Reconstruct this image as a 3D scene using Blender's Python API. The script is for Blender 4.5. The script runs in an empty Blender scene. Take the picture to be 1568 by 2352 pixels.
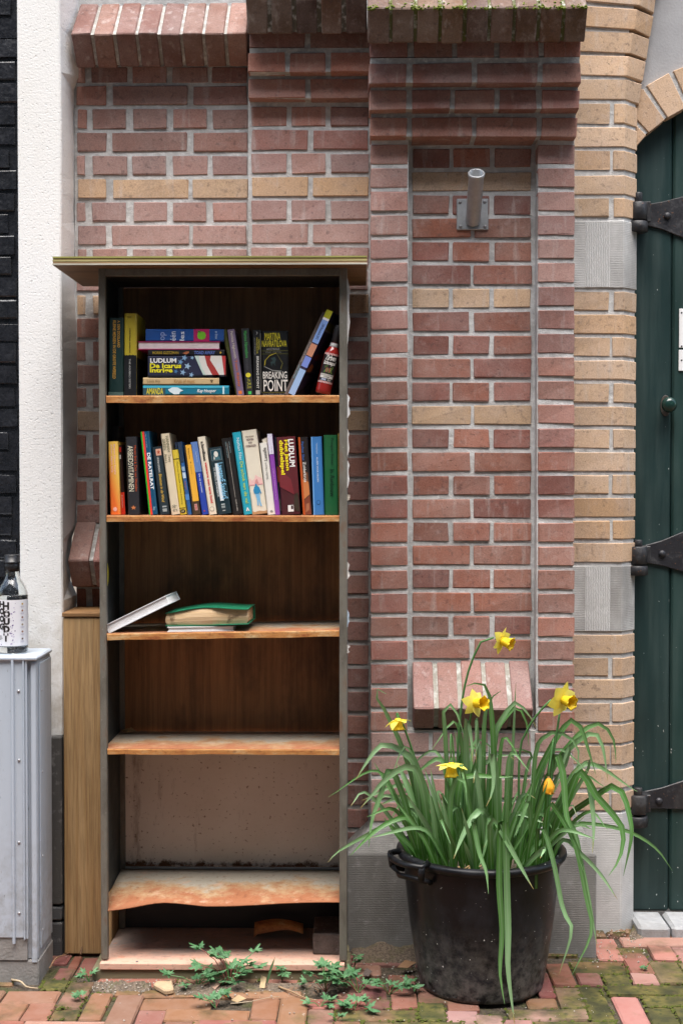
import bpy, bmesh, math, random
from mathutils import Vector, Matrix, Euler
random.seed(7)
R = math.radians
sc = bpy.context.scene
col = sc.collection

# ------------------------------------------------------------------ camera
F, CX, CY, H = 3000.0, 784.0, 1176.0, 1.25          # focal length and centre in photo units (1568 x 2352), eye height
YAW, PITCH = math.atan(46 / F), math.atan(66 / F)
cam = bpy.data.cameras.new('camera')
cam.sensor_fit = 'VERTICAL'; cam.sensor_height = 36; cam.lens = F / 2352 * 36
cam.clip_start = 0.05; cam.clip_end = 500
camo = bpy.data.objects.new('camera', cam); col.objects.link(camo)
camo.location = (0, 0, H); camo.rotation_euler = (math.pi / 2 - PITCH, 0, YAW)
sc.camera = camo
ROT = camo.rotation_euler.to_matrix()

# ------------------------------------------------------------------ light
SUN_EL, SUN_AZ = 72, -8                                # overcast: soft light from high in front of the wall
world = bpy.data.worlds.new('World'); sc.world = world; world.use_nodes = True
wn = world.node_tree.nodes; wl = world.node_tree.links
sky = wn.new('ShaderNodeTexSky'); sky.sky_type = 'NISHITA'; sky.sun_disc = False
sky.sun_elevation = R(SUN_EL); sky.sun_rotation = R(180 + SUN_AZ); sky.air_density = 1.6; sky.dust_density = 4.0; sky.ozone_density = 1.0
hs = wn.new('ShaderNodeHueSaturation'); hs.inputs['Saturation'].default_value = 1.0
wl.new(sky.outputs[0], hs.inputs['Color']); wl.new(hs.outputs[0], wn['Background'].inputs['Color'])
wn['Background'].inputs['Strength'].default_value = 0.10
sl = bpy.data.lights.new('sun', 'SUN'); sl.energy = 1.5; sl.angle = R(50); sl.color = (1.0, 0.995, 0.985)
so = bpy.data.objects.new('sun', sl); col.objects.link(so)
so.rotation_euler = (R(90 - SUN_EL), 0, R(SUN_AZ)); so.location = (0, -4, 6)
sc.view_settings.view_transform = 'Standard'; sc.view_settings.look = 'None'
sc.view_settings.gamma = 1.0; sc.view_settings.exposure = 1.98

# ------------------------------------------------------------------ helpers
def ray(x, y): return ROT @ Vector(((x - CX) / F, (CY - y) / F, -1))
def W(x, y, Y):                                        # photo point on the plane at depth Y
    d = ray(x, y); return Vector((0, 0, H)) + d * (Y / d.y)
def G(x, y):                                           # photo point on the ground
    d = ray(x, y); return Vector((0, 0, H)) + d * (-H / d.z)
ORG = {}
def lin(c):
    if isinstance(c, str):
        c = [int(c[i:i + 2], 16) / 255 for i in (0, 2, 4)]
        c = [v / 12.92 if v < .04045 else ((v + .055) / 1.055) ** 2.4 for v in c]
    c = list(c)
    return tuple(c[:3]) + ((c[3],) if len(c) > 3 else (1.0,))
def raw(name, me, m, parent=None, loc=(0, 0, 0), rot=None, color=None):
    o = bpy.data.objects.new(name, me); col.objects.link(o)
    if m is not None:
        if not me.materials: me.materials.append(m)
        elif me.materials[0] is not m: o.material_slots[0].link = 'OBJECT'; o.material_slots[0].material = m
    o.location = loc
    if rot: o.rotation_euler = rot
    if parent: o.parent = parent
    if color is not None: o.color = lin(color)
    return o
def orgof(p): return ORG.get(p.name, Vector((0, 0, 0))) if p else Vector((0, 0, 0))
def put(name, me, m, parent, wpos, rot=None, color=None):       # shared mesh at a world position
    o = raw(name, me, m, parent, Vector(wpos) - orgof(parent), rot, color); ORG[o.name] = Vector(wpos); return o
def mk(name, verts, faces, m, parent=None, color=None, smooth=False):   # world-space vertices
    vs = [Vector(v) for v in verts]
    lo = Vector((min(v[i] for v in vs) for i in range(3))); hi = Vector((max(v[i] for v in vs) for i in range(3)))
    c = (lo + hi) / 2; c.z = lo.z
    me = bpy.data.meshes.new(name); me.from_pydata([v - c for v in vs], [], faces)
    bm = bmesh.new(); bm.from_mesh(me); bmesh.ops.recalc_face_normals(bm, faces=bm.faces)
    bm.to_mesh(me); bm.free()
    if smooth: me.polygons.foreach_set('use_smooth', [True] * len(me.polygons))
    return put(name, me, m, parent, c, None, color)
def mkl(name, verts, faces, m, parent, color=None, smooth=False):        # parent-local vertices
    me = bpy.data.meshes.new(name); me.from_pydata([tuple(v) for v in verts], [], faces)
    if smooth: me.polygons.foreach_set('use_smooth', [True] * len(me.polygons))
    return raw(name, me, m, parent, (0, 0, 0), None, color)
def fixn(me):
    bm = bmesh.new(); bm.from_mesh(me); bmesh.ops.recalc_face_normals(bm, faces=bm.faces); bm.to_mesh(me); bm.free()
def thing(name, label, cat, loc, roty=0.0, group=None, rotz=0.0):
    o = bpy.data.objects.new(name, None); col.objects.link(o); o.empty_display_size = .05
    o.location = loc; o.rotation_euler = (0, roty, rotz); ORG[o.name] = Vector(loc)
    return tag(o, label, cat, group)
def tag(o, label=None, cat=None, group=None, kind=None):
    if label: o['label'] = label
    if cat: o['category'] = cat
    if group: o['group'] = group
    if kind: o['kind'] = kind
    return o
BOXF = [(0, 1, 3, 2), (4, 6, 7, 5), (0, 4, 5, 1), (2, 3, 7, 6), (0, 2, 6, 4), (1, 5, 7, 3)]
def boxv(x0, x1, y0, y1, z0, z1): return [(x, y, z) for x in (x0, x1) for y in (y0, y1) for z in (z0, z1)]
def bevbox(verts, faces, b, jit=0.0, seg=1):
    me = bpy.data.meshes.new('piece'); me.from_pydata(verts, [], faces)
    bm = bmesh.new(); bm.from_mesh(me); bmesh.ops.recalc_face_normals(bm, faces=bm.faces)
    if b: bmesh.ops.bevel(bm, geom=list(bm.edges), offset=b, segments=seg, affect='EDGES', profile=.5)
    if jit:
        for v in bm.verts: v.co += Vector((random.uniform(-jit, jit) for _ in range(3)))
    bm.to_mesh(me); bm.free(); return me
def box(name, x0, x1, y0, y1, z0, z1, m, parent=None, color=None, b=0.002, jit=0.0):
    c = Vector(((x0 + x1) / 2, (y0 + y1) / 2, z0))
    me = bevbox([Vector(v) - c for v in boxv(x0, x1, y0, y1, z0, z1)], BOXF, b, jit); me.name = name
    return put(name, me, m, parent, c, None, color)
def pbox(name, px0, px1, py0, py1, Y0, Y1, m, parent=None, color=None, b=0.002, jit=0.0):   # box from its front face in the photo
    ym = (py0 + py1) / 2; xm = (px0 + px1) / 2
    return box(name, W(px0, ym, Y0).x, W(px1, ym, Y0).x, Y0, Y1, W(xm, py1, Y0).z, W(xm, py0, Y0).z, m, parent, color, b, jit)
def prism_x(name, prof, x0, x1, m, parent, color=None, b=0.0, jit=0.0, xb0=None, xb1=None):     # profile in (Y,Z), extruded along X
    n = len(prof)
    vs = [(x0, p[0], p[1]) for p in prof] + [(x1, p[0], p[1]) for p in prof]
    fs = [tuple(range(n)), tuple(range(2 * n - 1, n - 1, -1))] + [(i, i + n, (i + 1) % n + n, (i + 1) % n) for i in range(n)]
    c = Vector(((x0 + x1) / 2, prof[0][0], prof[0][1]))
    me = bevbox([Vector(v) - c for v in vs], fs, b, jit); me.name = name
    return put(name, me, m, parent, c, None, color)
def prism_y(name, poly, y0, y1, m, parent, color=None, b=0.0):              # outline in (X,Z), extruded along Y
    n = len(poly)
    vs = [(p[0], y0, p[1]) for p in poly] + [(p[0], y1, p[1]) for p in poly]
    fs = [tuple(range(n)), tuple(range(2 * n - 1, n - 1, -1))] + [(i, i + n, (i + 1) % n + n, (i + 1) % n) for i in range(n)]
    c = Vector((sum(p[0] for p in poly) / n, y0, min(p[1] for p in poly)))
    me = bevbox([Vector(v) - c for v in vs], fs, b); me.name = name
    return put(name, me, m, parent, c, None, color)
def prism_z(name, poly, z0, z1, m, parent, color=None, b=0.0, jit=0.0, rot=None):     # plan in (X,Y), extruded along Z
    n = len(poly)
    vs = [(p[0], p[1], z0) for p in poly] + [(p[0], p[1], z1) for p in poly]
    fs = [tuple(range(n)), tuple(range(2 * n - 1, n - 1, -1))] + [(i, i + n, (i + 1) % n + n, (i + 1) % n) for i in range(n)]
    c = Vector((sum(p[0] for p in poly) / n, sum(p[1] for p in poly) / n, z0))
    me = bevbox([Vector(v) - c for v in vs], fs, b, jit); me.name = name
    return put(name, me, m, parent, c, rot, color)
def lathe(prof, n=24, ang=2 * math.pi, a0=0.0):
    vs, fs = [], []; closed = abs(ang - 2 * math.pi) < 1e-6; cols = n if closed else n + 1
    for r, z in prof:
        for i in range(cols):
            a = a0 + ang * i / n; vs.append((r * math.cos(a), r * math.sin(a), z))
    for k in range(len(prof) - 1):
        for i in range(n):
            j = (i + 1) % cols; fs.append((k * cols + i, k * cols + j, (k + 1) * cols + j, (k + 1) * cols + i))
    return vs, fs
def tube(pts, rad, n=6, cap=True):
    vs, fs = [], []; pts = [Vector(p) for p in pts]
    for i, p in enumerate(pts):
        t = (pts[min(i + 1, len(pts) - 1)] - pts[max(i - 1, 0)]).normalized()
        a = t.cross(Vector((0, 1, 0.13))).normalized(); b = t.cross(a)
        r = rad[i] if isinstance(rad, (list, tuple)) else rad
        for k in range(n):
            w = 2 * math.pi * k / n; vs.append(p + a * (r * math.cos(w)) + b * (r * math.sin(w)))
    for i in range(len(pts) - 1):
        for k in range(n):
            fs.append((i * n + k, i * n + (k + 1) % n, (i + 1) * n + (k + 1) % n, (i + 1) * n + k))
    if cap: fs += [tuple(range(n - 1, -1, -1)), tuple(range((len(pts) - 1) * n, len(pts) * n))]
    return vs, fs
def spline(P, n):                                      # Catmull-Rom through the points
    P = [Vector(p) for p in P]; Q = [2 * P[0] - P[1]] + P + [2 * P[-1] - P[-2]]; out = []
    L = [0]
    for a, b in zip(P, P[1:]): L.append(L[-1] + (b - a).length)
    for i in range(n + 1):
        s = L[-1] * i / n; k = 0
        while k < len(P) - 2 and L[k + 1] < s: k += 1
        t = (s - L[k]) / max(1e-6, L[k + 1] - L[k]); a, b, c, d = Q[k:k + 4]
        out.append(.5 * ((2 * b) + (c - a) * t + (2 * a - 5 * b + 4 * c - d) * t * t + (3 * b - a - 3 * c + d) * t ** 3))
    return out

# ------------------------------------------------------------------ materials
class NT:
    def __init__(s, name):
        s.m = bpy.data.materials.new(name); s.m.use_nodes = True; s.t = s.m.node_tree; s.b = s.t.nodes['Principled BSDF']
    def n(s, typ, ins=None, **kw):
        nd = s.t.nodes.new('ShaderNode' + typ)
        for k, v in kw.items(): setattr(nd, k, v)
        for k, v in (ins or {}).items(): s.put(nd.inputs[k], v)
        return nd
    def put(s, sock, v):
        if hasattr(v, 'node') or hasattr(v, 'is_output'): s.t.links.new(v, sock)
        elif isinstance(v, tuple) and sock.type == 'RGBA': sock.default_value = lin(v)
        elif isinstance(v, str): sock.default_value = lin(v)
        else: sock.default_value = v
    def pos(s, scale=(1, 1, 1)):
        g = s.n('NewGeometry'); mp = s.n('Mapping', {'Vector': g.outputs['Position']}); mp.inputs['Scale'].default_value = scale; return mp.outputs[0]
    def noise(s, scale, vec=None, detail=4, rough=.55, dist=0.0):
        nd = s.n('TexNoise', {'Scale': scale, 'Detail': float(detail), 'Roughness': rough, 'Distortion': dist})
        s.t.links.new(vec if vec is not None else s.pos(), nd.inputs['Vector']); return nd.outputs['Fac']
    def ramp(s, fac, a, b, ca=0.0, cb=1.0):
        mr = s.n('MapRange', {'Value': fac, 'From Min': a, 'From Max': b, 'To Min': ca, 'To Max': cb}); mr.clamp = True; return mr.outputs[0]
    def mix(s, fac, a, b, mode='MIX'):
        nd = s.n('Mix', data_type='RGBA', blend_type=mode)
        s.put(nd.inputs[0], fac); s.put(nd.inputs[6], a); s.put(nd.inputs[7], b); return nd.outputs[2]
    def math(s, op, a, b=0.0):
        nd = s.n('Math', operation=op); s.put(nd.inputs[0], a); s.put(nd.inputs[1], b); return nd.outputs[0]
    def bump(s, h, strength, dist=.002, prev=None):
        nd = s.n('Bump', {'Height': h, 'Strength': strength, 'Distance': dist})
        if prev is not None: s.put(nd.inputs['Normal'], prev)
        return nd.outputs[0]
    def ocol(s): return s.n('ObjectInfo').outputs['Color']
    def done(s, color, rough=.8, nrm=None, spec=.4, metal=0.0):
        s.put(s.b.inputs['Base Color'], color); s.put(s.b.inputs['Roughness'], rough)
        s.b.inputs['Specular IOR Level'].default_value = spec; s.put(s.b.inputs['Metallic'], metal)
        if nrm is not None: s.t.links.new(nrm, s.b.inputs['Normal'])
        return s.m
def m_brick():
    k = NT('fired_brick'); c = k.ocol()
    big = k.noise(9, detail=5); mid = k.noise(45, detail=6, rough=.65); fine = k.noise(260, detail=3)
    c1 = k.mix(k.ramp(big, .35, .7, 0, .36), c, k.mix(.65, c, (.46, .40, .38)))
    c2 = k.mix(k.ramp(mid, .54, .80, 0, .32), c1, (.50, .43, .41))
    c3 = k.mix(k.ramp(k.noise(70, detail=4), .30, .42, .5, 0), c2, k.mix(.8, c2, (.06, .045, .045)))
    drip = k.noise(14, k.pos((3, 3, .35)), detail=5)
    c4 = k.mix(k.ramp(drip, .58, .76, 0, .4), c3, (.52, .49, .47))
    soot = k.noise(3.2, k.pos((1, 1, .6)), detail=7, rough=.65); c4 = k.mix(k.ramp(soot, .50, .70, 0, .55), c4, k.mix(.55, c4, (.05, .042, .040)))
    pits = k.ramp(k.noise(150, detail=2), .24, .32, 1, 0)
    c5 = k.mix(k.math('MULTIPLY', pits, .42), c4, (.03, .022, .02))
    c6 = k.mix(.4, c5, k.mix(k.ramp(fine, .35, .65), (.35, .35, .35), (.65, .65, .65)), 'OVERLAY')
    n1 = k.bump(mid, .35, .003); n2 = k.bump(fine, .25, .0012, n1); n3 = k.bump(k.ramp(k.noise(150, detail=2), .24, .34), .5, .002, n2)
    return k.done(c6, .88, n3, .25)
def m_mortar():
    k = NT('lime_mortar'); c = k.ocol()
    a = k.noise(7, detail=5); b = k.noise(60, detail=5); f = k.noise(330, detail=2)
    c1 = k.mix(k.ramp(a, .38, .66, 0, .6), c, k.mix(.75, c, (.15, .14, .13)))
    c2 = k.mix(k.ramp(b, .50, .70, 0, .5), c1, (.74, .74, .73))
    c3 = k.mix(k.ramp(b, .26, .38, .45, 0), c2, (.14, .135, .13))
    n = k.bump(f, .6, .0016, k.bump(b, .6, .005))
    return k.done(c3, .95, n, .15)
def m_gen(name, rough=.6, spec=.4, var=.25, scale=30, bump=.15, bscale=120, metal=0.0, stretch=(1, 1, 1), dirt=0.0):
    k = NT(name); c = k.ocol(); a = k.noise(scale, k.pos(stretch), detail=5, rough=.6)
    c1 = k.mix(k.ramp(a, .3, .7, 0, var), c, k.mix(.6, c, (.03, .03, .03)))
    if dirt:
        d = k.noise(11, detail=6, rough=.7); c1 = k.mix(k.ramp(d, .5, .72, 0, dirt), c1, (.16, .14, .11))
    n = k.bump(k.noise(bscale, k.pos(stretch), detail=3), bump, .002)
    r = k.ramp(a, .3, .7, max(.05, rough - .08), min(1, rough + .1))
    return k.done(c1, r, n, spec, metal)
def m_render():
    k = NT('white_render'); c = k.ocol(); g = k.noise(190, detail=3, rough=.6); p = k.noise(135, detail=3)
    big = k.noise(2.2, k.pos((1, 1, .35)), detail=6, rough=.6)
    c1 = k.mix(k.ramp(big, .40, .75, 0, .35), c, (.62, .58, .50))
    pit = k.ramp(p, .27, .33, 1, 0)
    c2 = k.mix(k.math('MULTIPLY', pit, .35), c1, (.35, .33, .30))
    z = k.n('SeparateXYZ', {0: k.n('NewGeometry').outputs['Position']}).outputs[2]
    low = k.math('MULTIPLY', k.ramp(z, .75, 1.05, 1, 0), k.ramp(k.noise(16, detail=6, rough=.7), .40, .62, 0, .6))
    c3 = k.mix(low, c2, (.44, .40, .33))
    n = k.bump(k.ramp(p, .27, .4), .6, .0025, k.bump(g, .55, .002))
    return k.done(c3, .92, n, .2)
def m_stone():
    k = NT('tooled_bluestone'); c = k.ocol(); gm = k.n('NewGeometry'); v = k.pos()
    a = k.noise(6, detail=6); f = k.noise(240, detail=3); m_ = k.noise(40, detail=5)
    wv = k.n('TexWave', {'Scale': 66.0, 'Distortion': 3.2, 'Detail': 4.0, 'Detail Scale': 2.2, 'Vector': v}, wave_type='BANDS', bands_direction='Z').outputs['Fac']
    wv = k.math('MULTIPLY', wv, k.ramp(k.noise(18, detail=5), .35, .62, .15, 1))
    c1 = k.mix(k.ramp(a, .35, .68, 0, .55), c, k.mix(.6, c, (.10, .10, .10)))
    c2 = k.mix(k.ramp(m_, .56, .75, 0, .5), c1, k.mix(.5, c1, (.75, .75, .74)))
    c3 = k.mix(k.math('MULTIPLY', k.ramp(wv, .35, .05), .12), c2, (.10, .10, .10)); c3 = k.mix(k.ramp(k.noise(3.5, k.pos((1, 1, .5)), detail=7, rough=.65), .48, .68, 0, .55), c3, (.085, .078, .068))
    n = k.bump(f, .35, .0012, k.bump(wv, .3, .0018))
    return k.done(c3, .88, n, .25)
def m_stone_vert():
    k = NT('tooled_bluestone_panel'); c = k.ocol(); v = k.pos()
    f = k.noise(240, detail=3); m_ = k.noise(40, detail=5)
    wv = k.n('TexWave', {'Scale': 66.0, 'Distortion': 3.5, 'Detail': 4.0, 'Detail Scale': 2.2, 'Vector': v}, wave_type='BANDS', bands_direction='X').outputs['Fac']
    wv = k.math('MULTIPLY', wv, k.ramp(k.noise(16, detail=5), .35, .62, .2, 1))
    c2 = k.mix(k.ramp(m_, .55, .75, 0, .5), c, (.78, .78, .77))
    c3 = k.mix(k.math('MULTIPLY', k.ramp(wv, .35, .05), .38), c2, (.09, .09, .09))
    return k.done(c3, .88, k.bump(f, .35, .0012, k.bump(wv, .6, .0025)), .25)
def m_wood(name, ca, cb, axis='Z', rough=.6, gscale=16.0, stain=0.0, spec=.3, knots=0.0):
    k = NT(name); st = {'Z': (1, 1, .035), 'X': (.035, 1, 1)}[axis]
    g1 = k.noise(gscale, k.pos(st), detail=7, rough=.62, dist=.7); g2 = k.noise(gscale * 9, k.pos(st), detail=4, rough=.7)
    c = k.mix(k.ramp(g1, .32, .68), ca, cb); c = k.mix(k.ramp(g2, .42, .62, 0, .55), c, k.mix(.6, c, (.02, .01, .005)))
    if stain:
        d = k.noise(7, k.pos((1, 1, .45)), detail=6, rough=.65); c = k.mix(k.ramp(d, .50, .68, 0, stain), c, (.022, .012, .007))
    if knots:
        d = k.noise(5, k.pos((1, 1, .5)), detail=5, rough=.6); c = k.mix(k.ramp(d, .58, .72, 0, knots), c, (.16, .17, .07))
    return k.done(c, rough, k.bump(g2, .25, .0012), spec)
def m_rust():
    k = NT('rusty_enamel'); p = k.pos(); y = k.n('SeparateXYZ', {0: k.n('NewGeometry').outputs['Position']}).outputs[1]
    edge = k.ramp(y, 3.28, 3.46, .34, -.10)
    n1 = k.noise(13, p, detail=7, rough=.68); n2 = k.noise(70, p, detail=5, rough=.7); s = k.math('ADD', n1, edge)
    c = k.mix(k.ramp(s, .48, .62), (.40, .36, .29), (.41, .265, .145))
    c = k.mix(k.ramp(s, .60, .78), c, (.32, .125, .058)); c = k.mix(k.ramp(n2, .54, .74, 0, .7), c, (.15, .05, .022))
    c = k.mix(k.ramp(k.noise(28, p, detail=6), .60, .72, 0, .6), c, (.55, .36, .25))
    return k.done(c, k.ramp(s, .45, .75, .45, .85), k.bump(n2, .5, .002), .35)
def m_rust_edge():
    k = NT('rusty_shelf_lip'); p = k.pos((1, 1, 1)); n1 = k.noise(26, k.pos((.5, 1, 1.6)), detail=7, rough=.7); n2 = k.noise(120, p, detail=4)
    c = k.mix(k.ramp(n1, .34, .52), (.30, .085, .028), (.52, .24, .075)); c = k.mix(k.ramp(n1, .54, .70), c, (.62, .45, .24))
    c = k.mix(k.ramp(n2, .55, .75, 0, .6), c, (.14, .045, .02))
    return k.done(c, .6, k.bump(n2, .4, .0015), .35)
def m_cream():
    k = NT('rust_specked_cream_panel'); p = k.pos(); z = k.n('SeparateXYZ', {0: k.n('NewGeometry').outputs['Position']})
    sp = k.noise(95, p, detail=3, rough=.6); lg = k.noise(5, p, detail=5)
    c = k.mix(k.ramp(lg, .3, .7), (.54, .48, .41), (.64, .59, .53))
    c = k.mix(k.ramp(sp, .62, .68, 0, .75), c, (.12, .055, .022))
    rim = k.math('ADD', k.ramp(z.outputs[2], .205, .235, .35, 0), k.noise(30, p, detail=6, rough=.7))
    c = k.mix(k.ramp(rim, .66, .80), c, (.10, .045, .018))
    left = k.math('ADD', k.ramp(z.outputs[0], -.62, -.48, .16, 0), k.noise(24, k.pos((1, 1, .25)), detail=6, rough=.7))
    c = k.mix(k.ramp(left, .64, .80, 0, .7), c, (.14, .07, .03))
    return k.done(c, .55, k.bump(sp, .2, .001), .35)
def m_paver():
    k = NT('clay_paver'); oi = k.n('ObjectInfo'); c = oi.outputs['Color']; al = oi.outputs['Alpha']
    a = k.noise(22, detail=6, rough=.65); f = k.noise(240, detail=3); b = k.noise(9, detail=6, rough=.6)
    c1 = k.mix(k.ramp(a, .38, .75, 0, .4), c, k.mix(.4, c, (.42, .34, .29))); c1 = k.mix(k.ramp(a, .22, .38, .45, 0), c1, (.10, .05, .035))
    mo = k.math('ADD', k.math('MULTIPLY', al, .58), k.math('SUBTRACT', b, .62)); fac = k.ramp(mo, -.02, .22, 0, .92)
    green = k.mix(k.ramp(k.noise(60, detail=5), .35, .65), (.022, .034, .008), (.13, .115, .028))
    green = k.mix(k.ramp(k.noise(15, detail=6, rough=.65), .46, .60), green, (.018, .026, .008)); c2 = k.mix(fac, c1, green)
    c3 = k.mix(k.ramp(k.noise(34, detail=5), .68, .76, 0, .5), c2, (.60, .55, .50))
    n = k.bump(f, .35, .0015, k.bump(a, .4, .004))
    return k.done(c3, .82, n, .3)
def m_joint():
    k = NT('dark_paving_joint'); f = k.noise(170, detail=4); a = k.noise(14, detail=6)
    c = k.mix(k.ramp(f, .3, .7), (.035, .028, .022), (.12, .095, .07)); c = k.mix(k.ramp(a, .50, .66, 0, .7), c, (.05, .062, .016))
    return k.done(c, .95, k.bump(f, .9, .004), .15)
def m_soil():
    k = NT('sandy_joint_soil'); f = k.noise(170, detail=4); a = k.noise(20, detail=6)
    c = k.mix(k.ramp(f, .3, .7), (.075, .057, .043), (.21, .165, .125)); c = k.mix(k.ramp(a, .52, .68, 0, .55), c, (.07, .085, .025))
    return k.done(c, .95, k.bump(f, .9, .004, k.bump(a, .7, .012)), .15)
def m_blackpaint():
    k = NT('glossy_black_paint'); a = k.noise(28, detail=5); b = k.noise(110, detail=4)
    return k.done(k.mix(k.ramp(a, .4, .7), (.010, .011, .014), (.020, .021, .026)), k.ramp(b, .3, .7, .16, .38), k.bump(b, .35, .002, k.bump(a, .7, .006)), .5)
def m_leaf(name, ca, cb, rough=.45, trans=.25, grad=None):
    k = NT(name); oi = k.n('ObjectInfo'); g = k.noise(60, k.pos((1, 1, .15)), detail=3)
    c = k.mix(oi.outputs['Random'], ca, cb)
    if grad:                                           # waxy bloom towards the tip of a leaf, deep green at its foot
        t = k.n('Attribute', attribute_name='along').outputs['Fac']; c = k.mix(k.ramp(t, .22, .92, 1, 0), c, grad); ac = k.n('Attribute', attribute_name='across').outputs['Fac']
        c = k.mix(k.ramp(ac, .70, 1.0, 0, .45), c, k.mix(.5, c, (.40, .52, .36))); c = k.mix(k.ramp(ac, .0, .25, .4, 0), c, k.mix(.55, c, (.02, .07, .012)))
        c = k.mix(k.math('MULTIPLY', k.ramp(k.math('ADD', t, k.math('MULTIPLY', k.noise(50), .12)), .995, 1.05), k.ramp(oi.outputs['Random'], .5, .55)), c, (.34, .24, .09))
    c = k.mix(k.ramp(g, .35, .65, 0, .3), c, k.mix(.35, c, (.10, .22, .08)))
    k.done(c, rough, k.bump(g, .2, .001), .4)
    tr = k.n('BsdfTranslucent', {'Color': c}); mx = k.n('MixShader', {0: trans})
    k.t.links.new(k.b.outputs[0], mx.inputs[1]); k.t.links.new(tr.outputs[0], mx.inputs[2])
    k.t.links.new(mx.outputs[0], k.t.nodes['Material Output'].inputs['Surface']); return k.m
def m_pot():
    k = NT('scuffed_black_plastic'); z = k.n('SeparateXYZ', {0: k.n('NewGeometry').outputs['Position']}).outputs[2]
    a = k.noise(12, k.pos((1, 1, .6)), detail=6, rough=.65); s = k.noise(150, detail=2, rough=.4)
    c = k.mix(k.ramp(a, .45, .72, 0, .6), (.0055, .0056, .0065), (.032, .034, .042))
    low = k.math('MULTIPLY', k.ramp(z, .0, .20, 1, 0), k.ramp(k.noise(38, detail=6, rough=.7), .38, .62)); c = k.mix(k.math('MULTIPLY', low, .75), c, (.19, .18, .165))
    c = k.mix(k.ramp(s, .745, .77), c, (.65, .65, .62))
    return k.done(c, k.ramp(a, .4, .7, .34, .58), k.bump(a, .12, .003), .25)
def m_glass(name, color, rough=.02):
    k = NT(name); k.b.inputs['Transmission Weight'].default_value = 1.0; k.b.inputs['IOR'].default_value = 1.45
    return k.done(color, rough, None, .5)
def m_frame():
    k = NT('weathered_metal_frame'); a = k.noise(24, k.pos((1, 1, .35)), detail=6, rough=.65); b = k.noise(140, detail=3)
    c = k.mix(k.ramp(a, .3, .55), (.085, .075, .060), (.16, .15, .125)); c = k.mix(k.ramp(a, .56, .72, 0, .8), c, (.15, .075, .04)); c = k.mix(k.ramp(b, .66, .76, 0, .5), c, (.4, .38, .34))
    return k.done(c, .6, k.bump(b, .25, .001), .4, .15)
def m_sunset():
    k = NT('orange_gradient_print'); z = k.n('SeparateXYZ', {0: k.n('TexCoord').outputs['Object']})
    t = k.math('ADD', k.math('MULTIPLY', z.outputs[2], 5.2), k.math('MULTIPLY', z.outputs[0], 22.0))
    c = k.mix(k.ramp(t, .15, .75), (.85, .17, .03), (.88, .56, .10)); return k.done(c, .35, None, .5)
BR, MO, RD, ST, STV = m_brick(), m_mortar(), m_render(), m_stone(), m_stone_vert()
def m_door():
    k = NT('door_paint'); c = k.ocol(); z = k.n('SeparateXYZ', {0: k.n('NewGeometry').outputs['Position']}).outputs[2]
    a = k.noise(26, k.pos((1, 1, .08)), detail=6, rough=.65); s = k.noise(140, k.pos((1, 1, .55)), detail=2, rough=.4); b = k.noise(4, detail=5)
    c1 = k.mix(k.ramp(a, .42, .72, 0, .5), c, k.mix(.5, c, (.09, .13, .12))); c1 = k.mix(k.ramp(b, .35, .6, .5, 0), c1, k.mix(.5, c, (.004, .008, .008)))
    th = k.ramp(z, .1, 1.5, .05, 0); c1 = k.mix(k.ramp(k.math('ADD', s, th), .775, .80), c1, (.5, .52, .50))
    return k.done(c1, k.ramp(a, .35, .7, .32, .55), k.bump(a, .3, .0015), .4)
PAINT = m_door()
def m_iron():
    k = NT('black_iron'); c = k.ocol(); a = k.noise(38, detail=6, rough=.7); b = k.noise(120, detail=4, rough=.6); d = k.noise(9, k.pos((1, 1, .4)), detail=6)
    c1 = k.mix(k.ramp(a, .55, .72, 0, .7), c, (.075, .075, .08)); c1 = k.mix(k.ramp(b, .64, .72, 0, .7), c1, (.22, .10, .045)); c1 = k.mix(k.ramp(d, .56, .72, 0, .45), c1, (.10, .09, .08))
    return k.done(c1, k.ramp(a, .3, .7, .34, .6), k.bump(b, .5, .0012, k.bump(a, .5, .003)), .5)
IRON = m_iron()
GALV = m_gen('galvanised_steel', .45, .5, .35, 60, .1, 200, .55)
def m_cab():
    k = NT('grey_cabinet_paint'); c = k.ocol(); z = k.n('SeparateXYZ', {0: k.n('NewGeometry').outputs['Position']}).outputs[2]
    a = k.noise(14, k.pos((1, 1, .12)), detail=6, rough=.65); s = k.noise(170, k.pos((1, 1, .3)), detail=2); b = k.noise(40, detail=6, rough=.7)
    c1 = k.mix(k.ramp(a, .48, .72, 0, .35), c, k.mix(.6, c, (.16, .15, .14))); low = k.math('MULTIPLY', k.ramp(z, .02, .45, 1, 0), k.ramp(b, .40, .66)); c1 = k.mix(k.math('MULTIPLY', low, .6), c1, (.17, .15, .125))
    c1 = k.mix(k.ramp(s, .70, .76, 0, .5), c1, (.12, .11, .10)); return k.done(c1, k.ramp(a, .3, .7, .32, .5), k.bump(b, .06, .002), .4)
CAB = m_cab()
CONC = m_gen('concrete', .9, .2, .45, 30, .7, 160, 0, (1, 1, 1), .3)
PINE = m_wood('treated_pine', (.30, .165, .064), (.54, .37, .19), 'Z', .7, 26, 0, .25, .35)
PINEX = m_wood('treated_pine_end', (.22, .115, .045), (.36, .20, .085), 'X', .75, 22)
VEN = m_wood('brown_veneer', (.17, .074, .026), (.36, .17, .065), 'Z', .5, 12, .62, .35)
PLYU = m_wood('plywood_face', (.16, .085, .035), (.25, .14, .06), 'X', .65, 14, .3)
PLYE = m_gen('plywood_edge', .8, .2, .55, 30, .6, 110, 0, (.08, 1, 1), .0)
PLANK = m_gen('mossy_plank', .9, .2, .5, 20, .6, 110, 0, (.15, 1, 1), .3)
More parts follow.
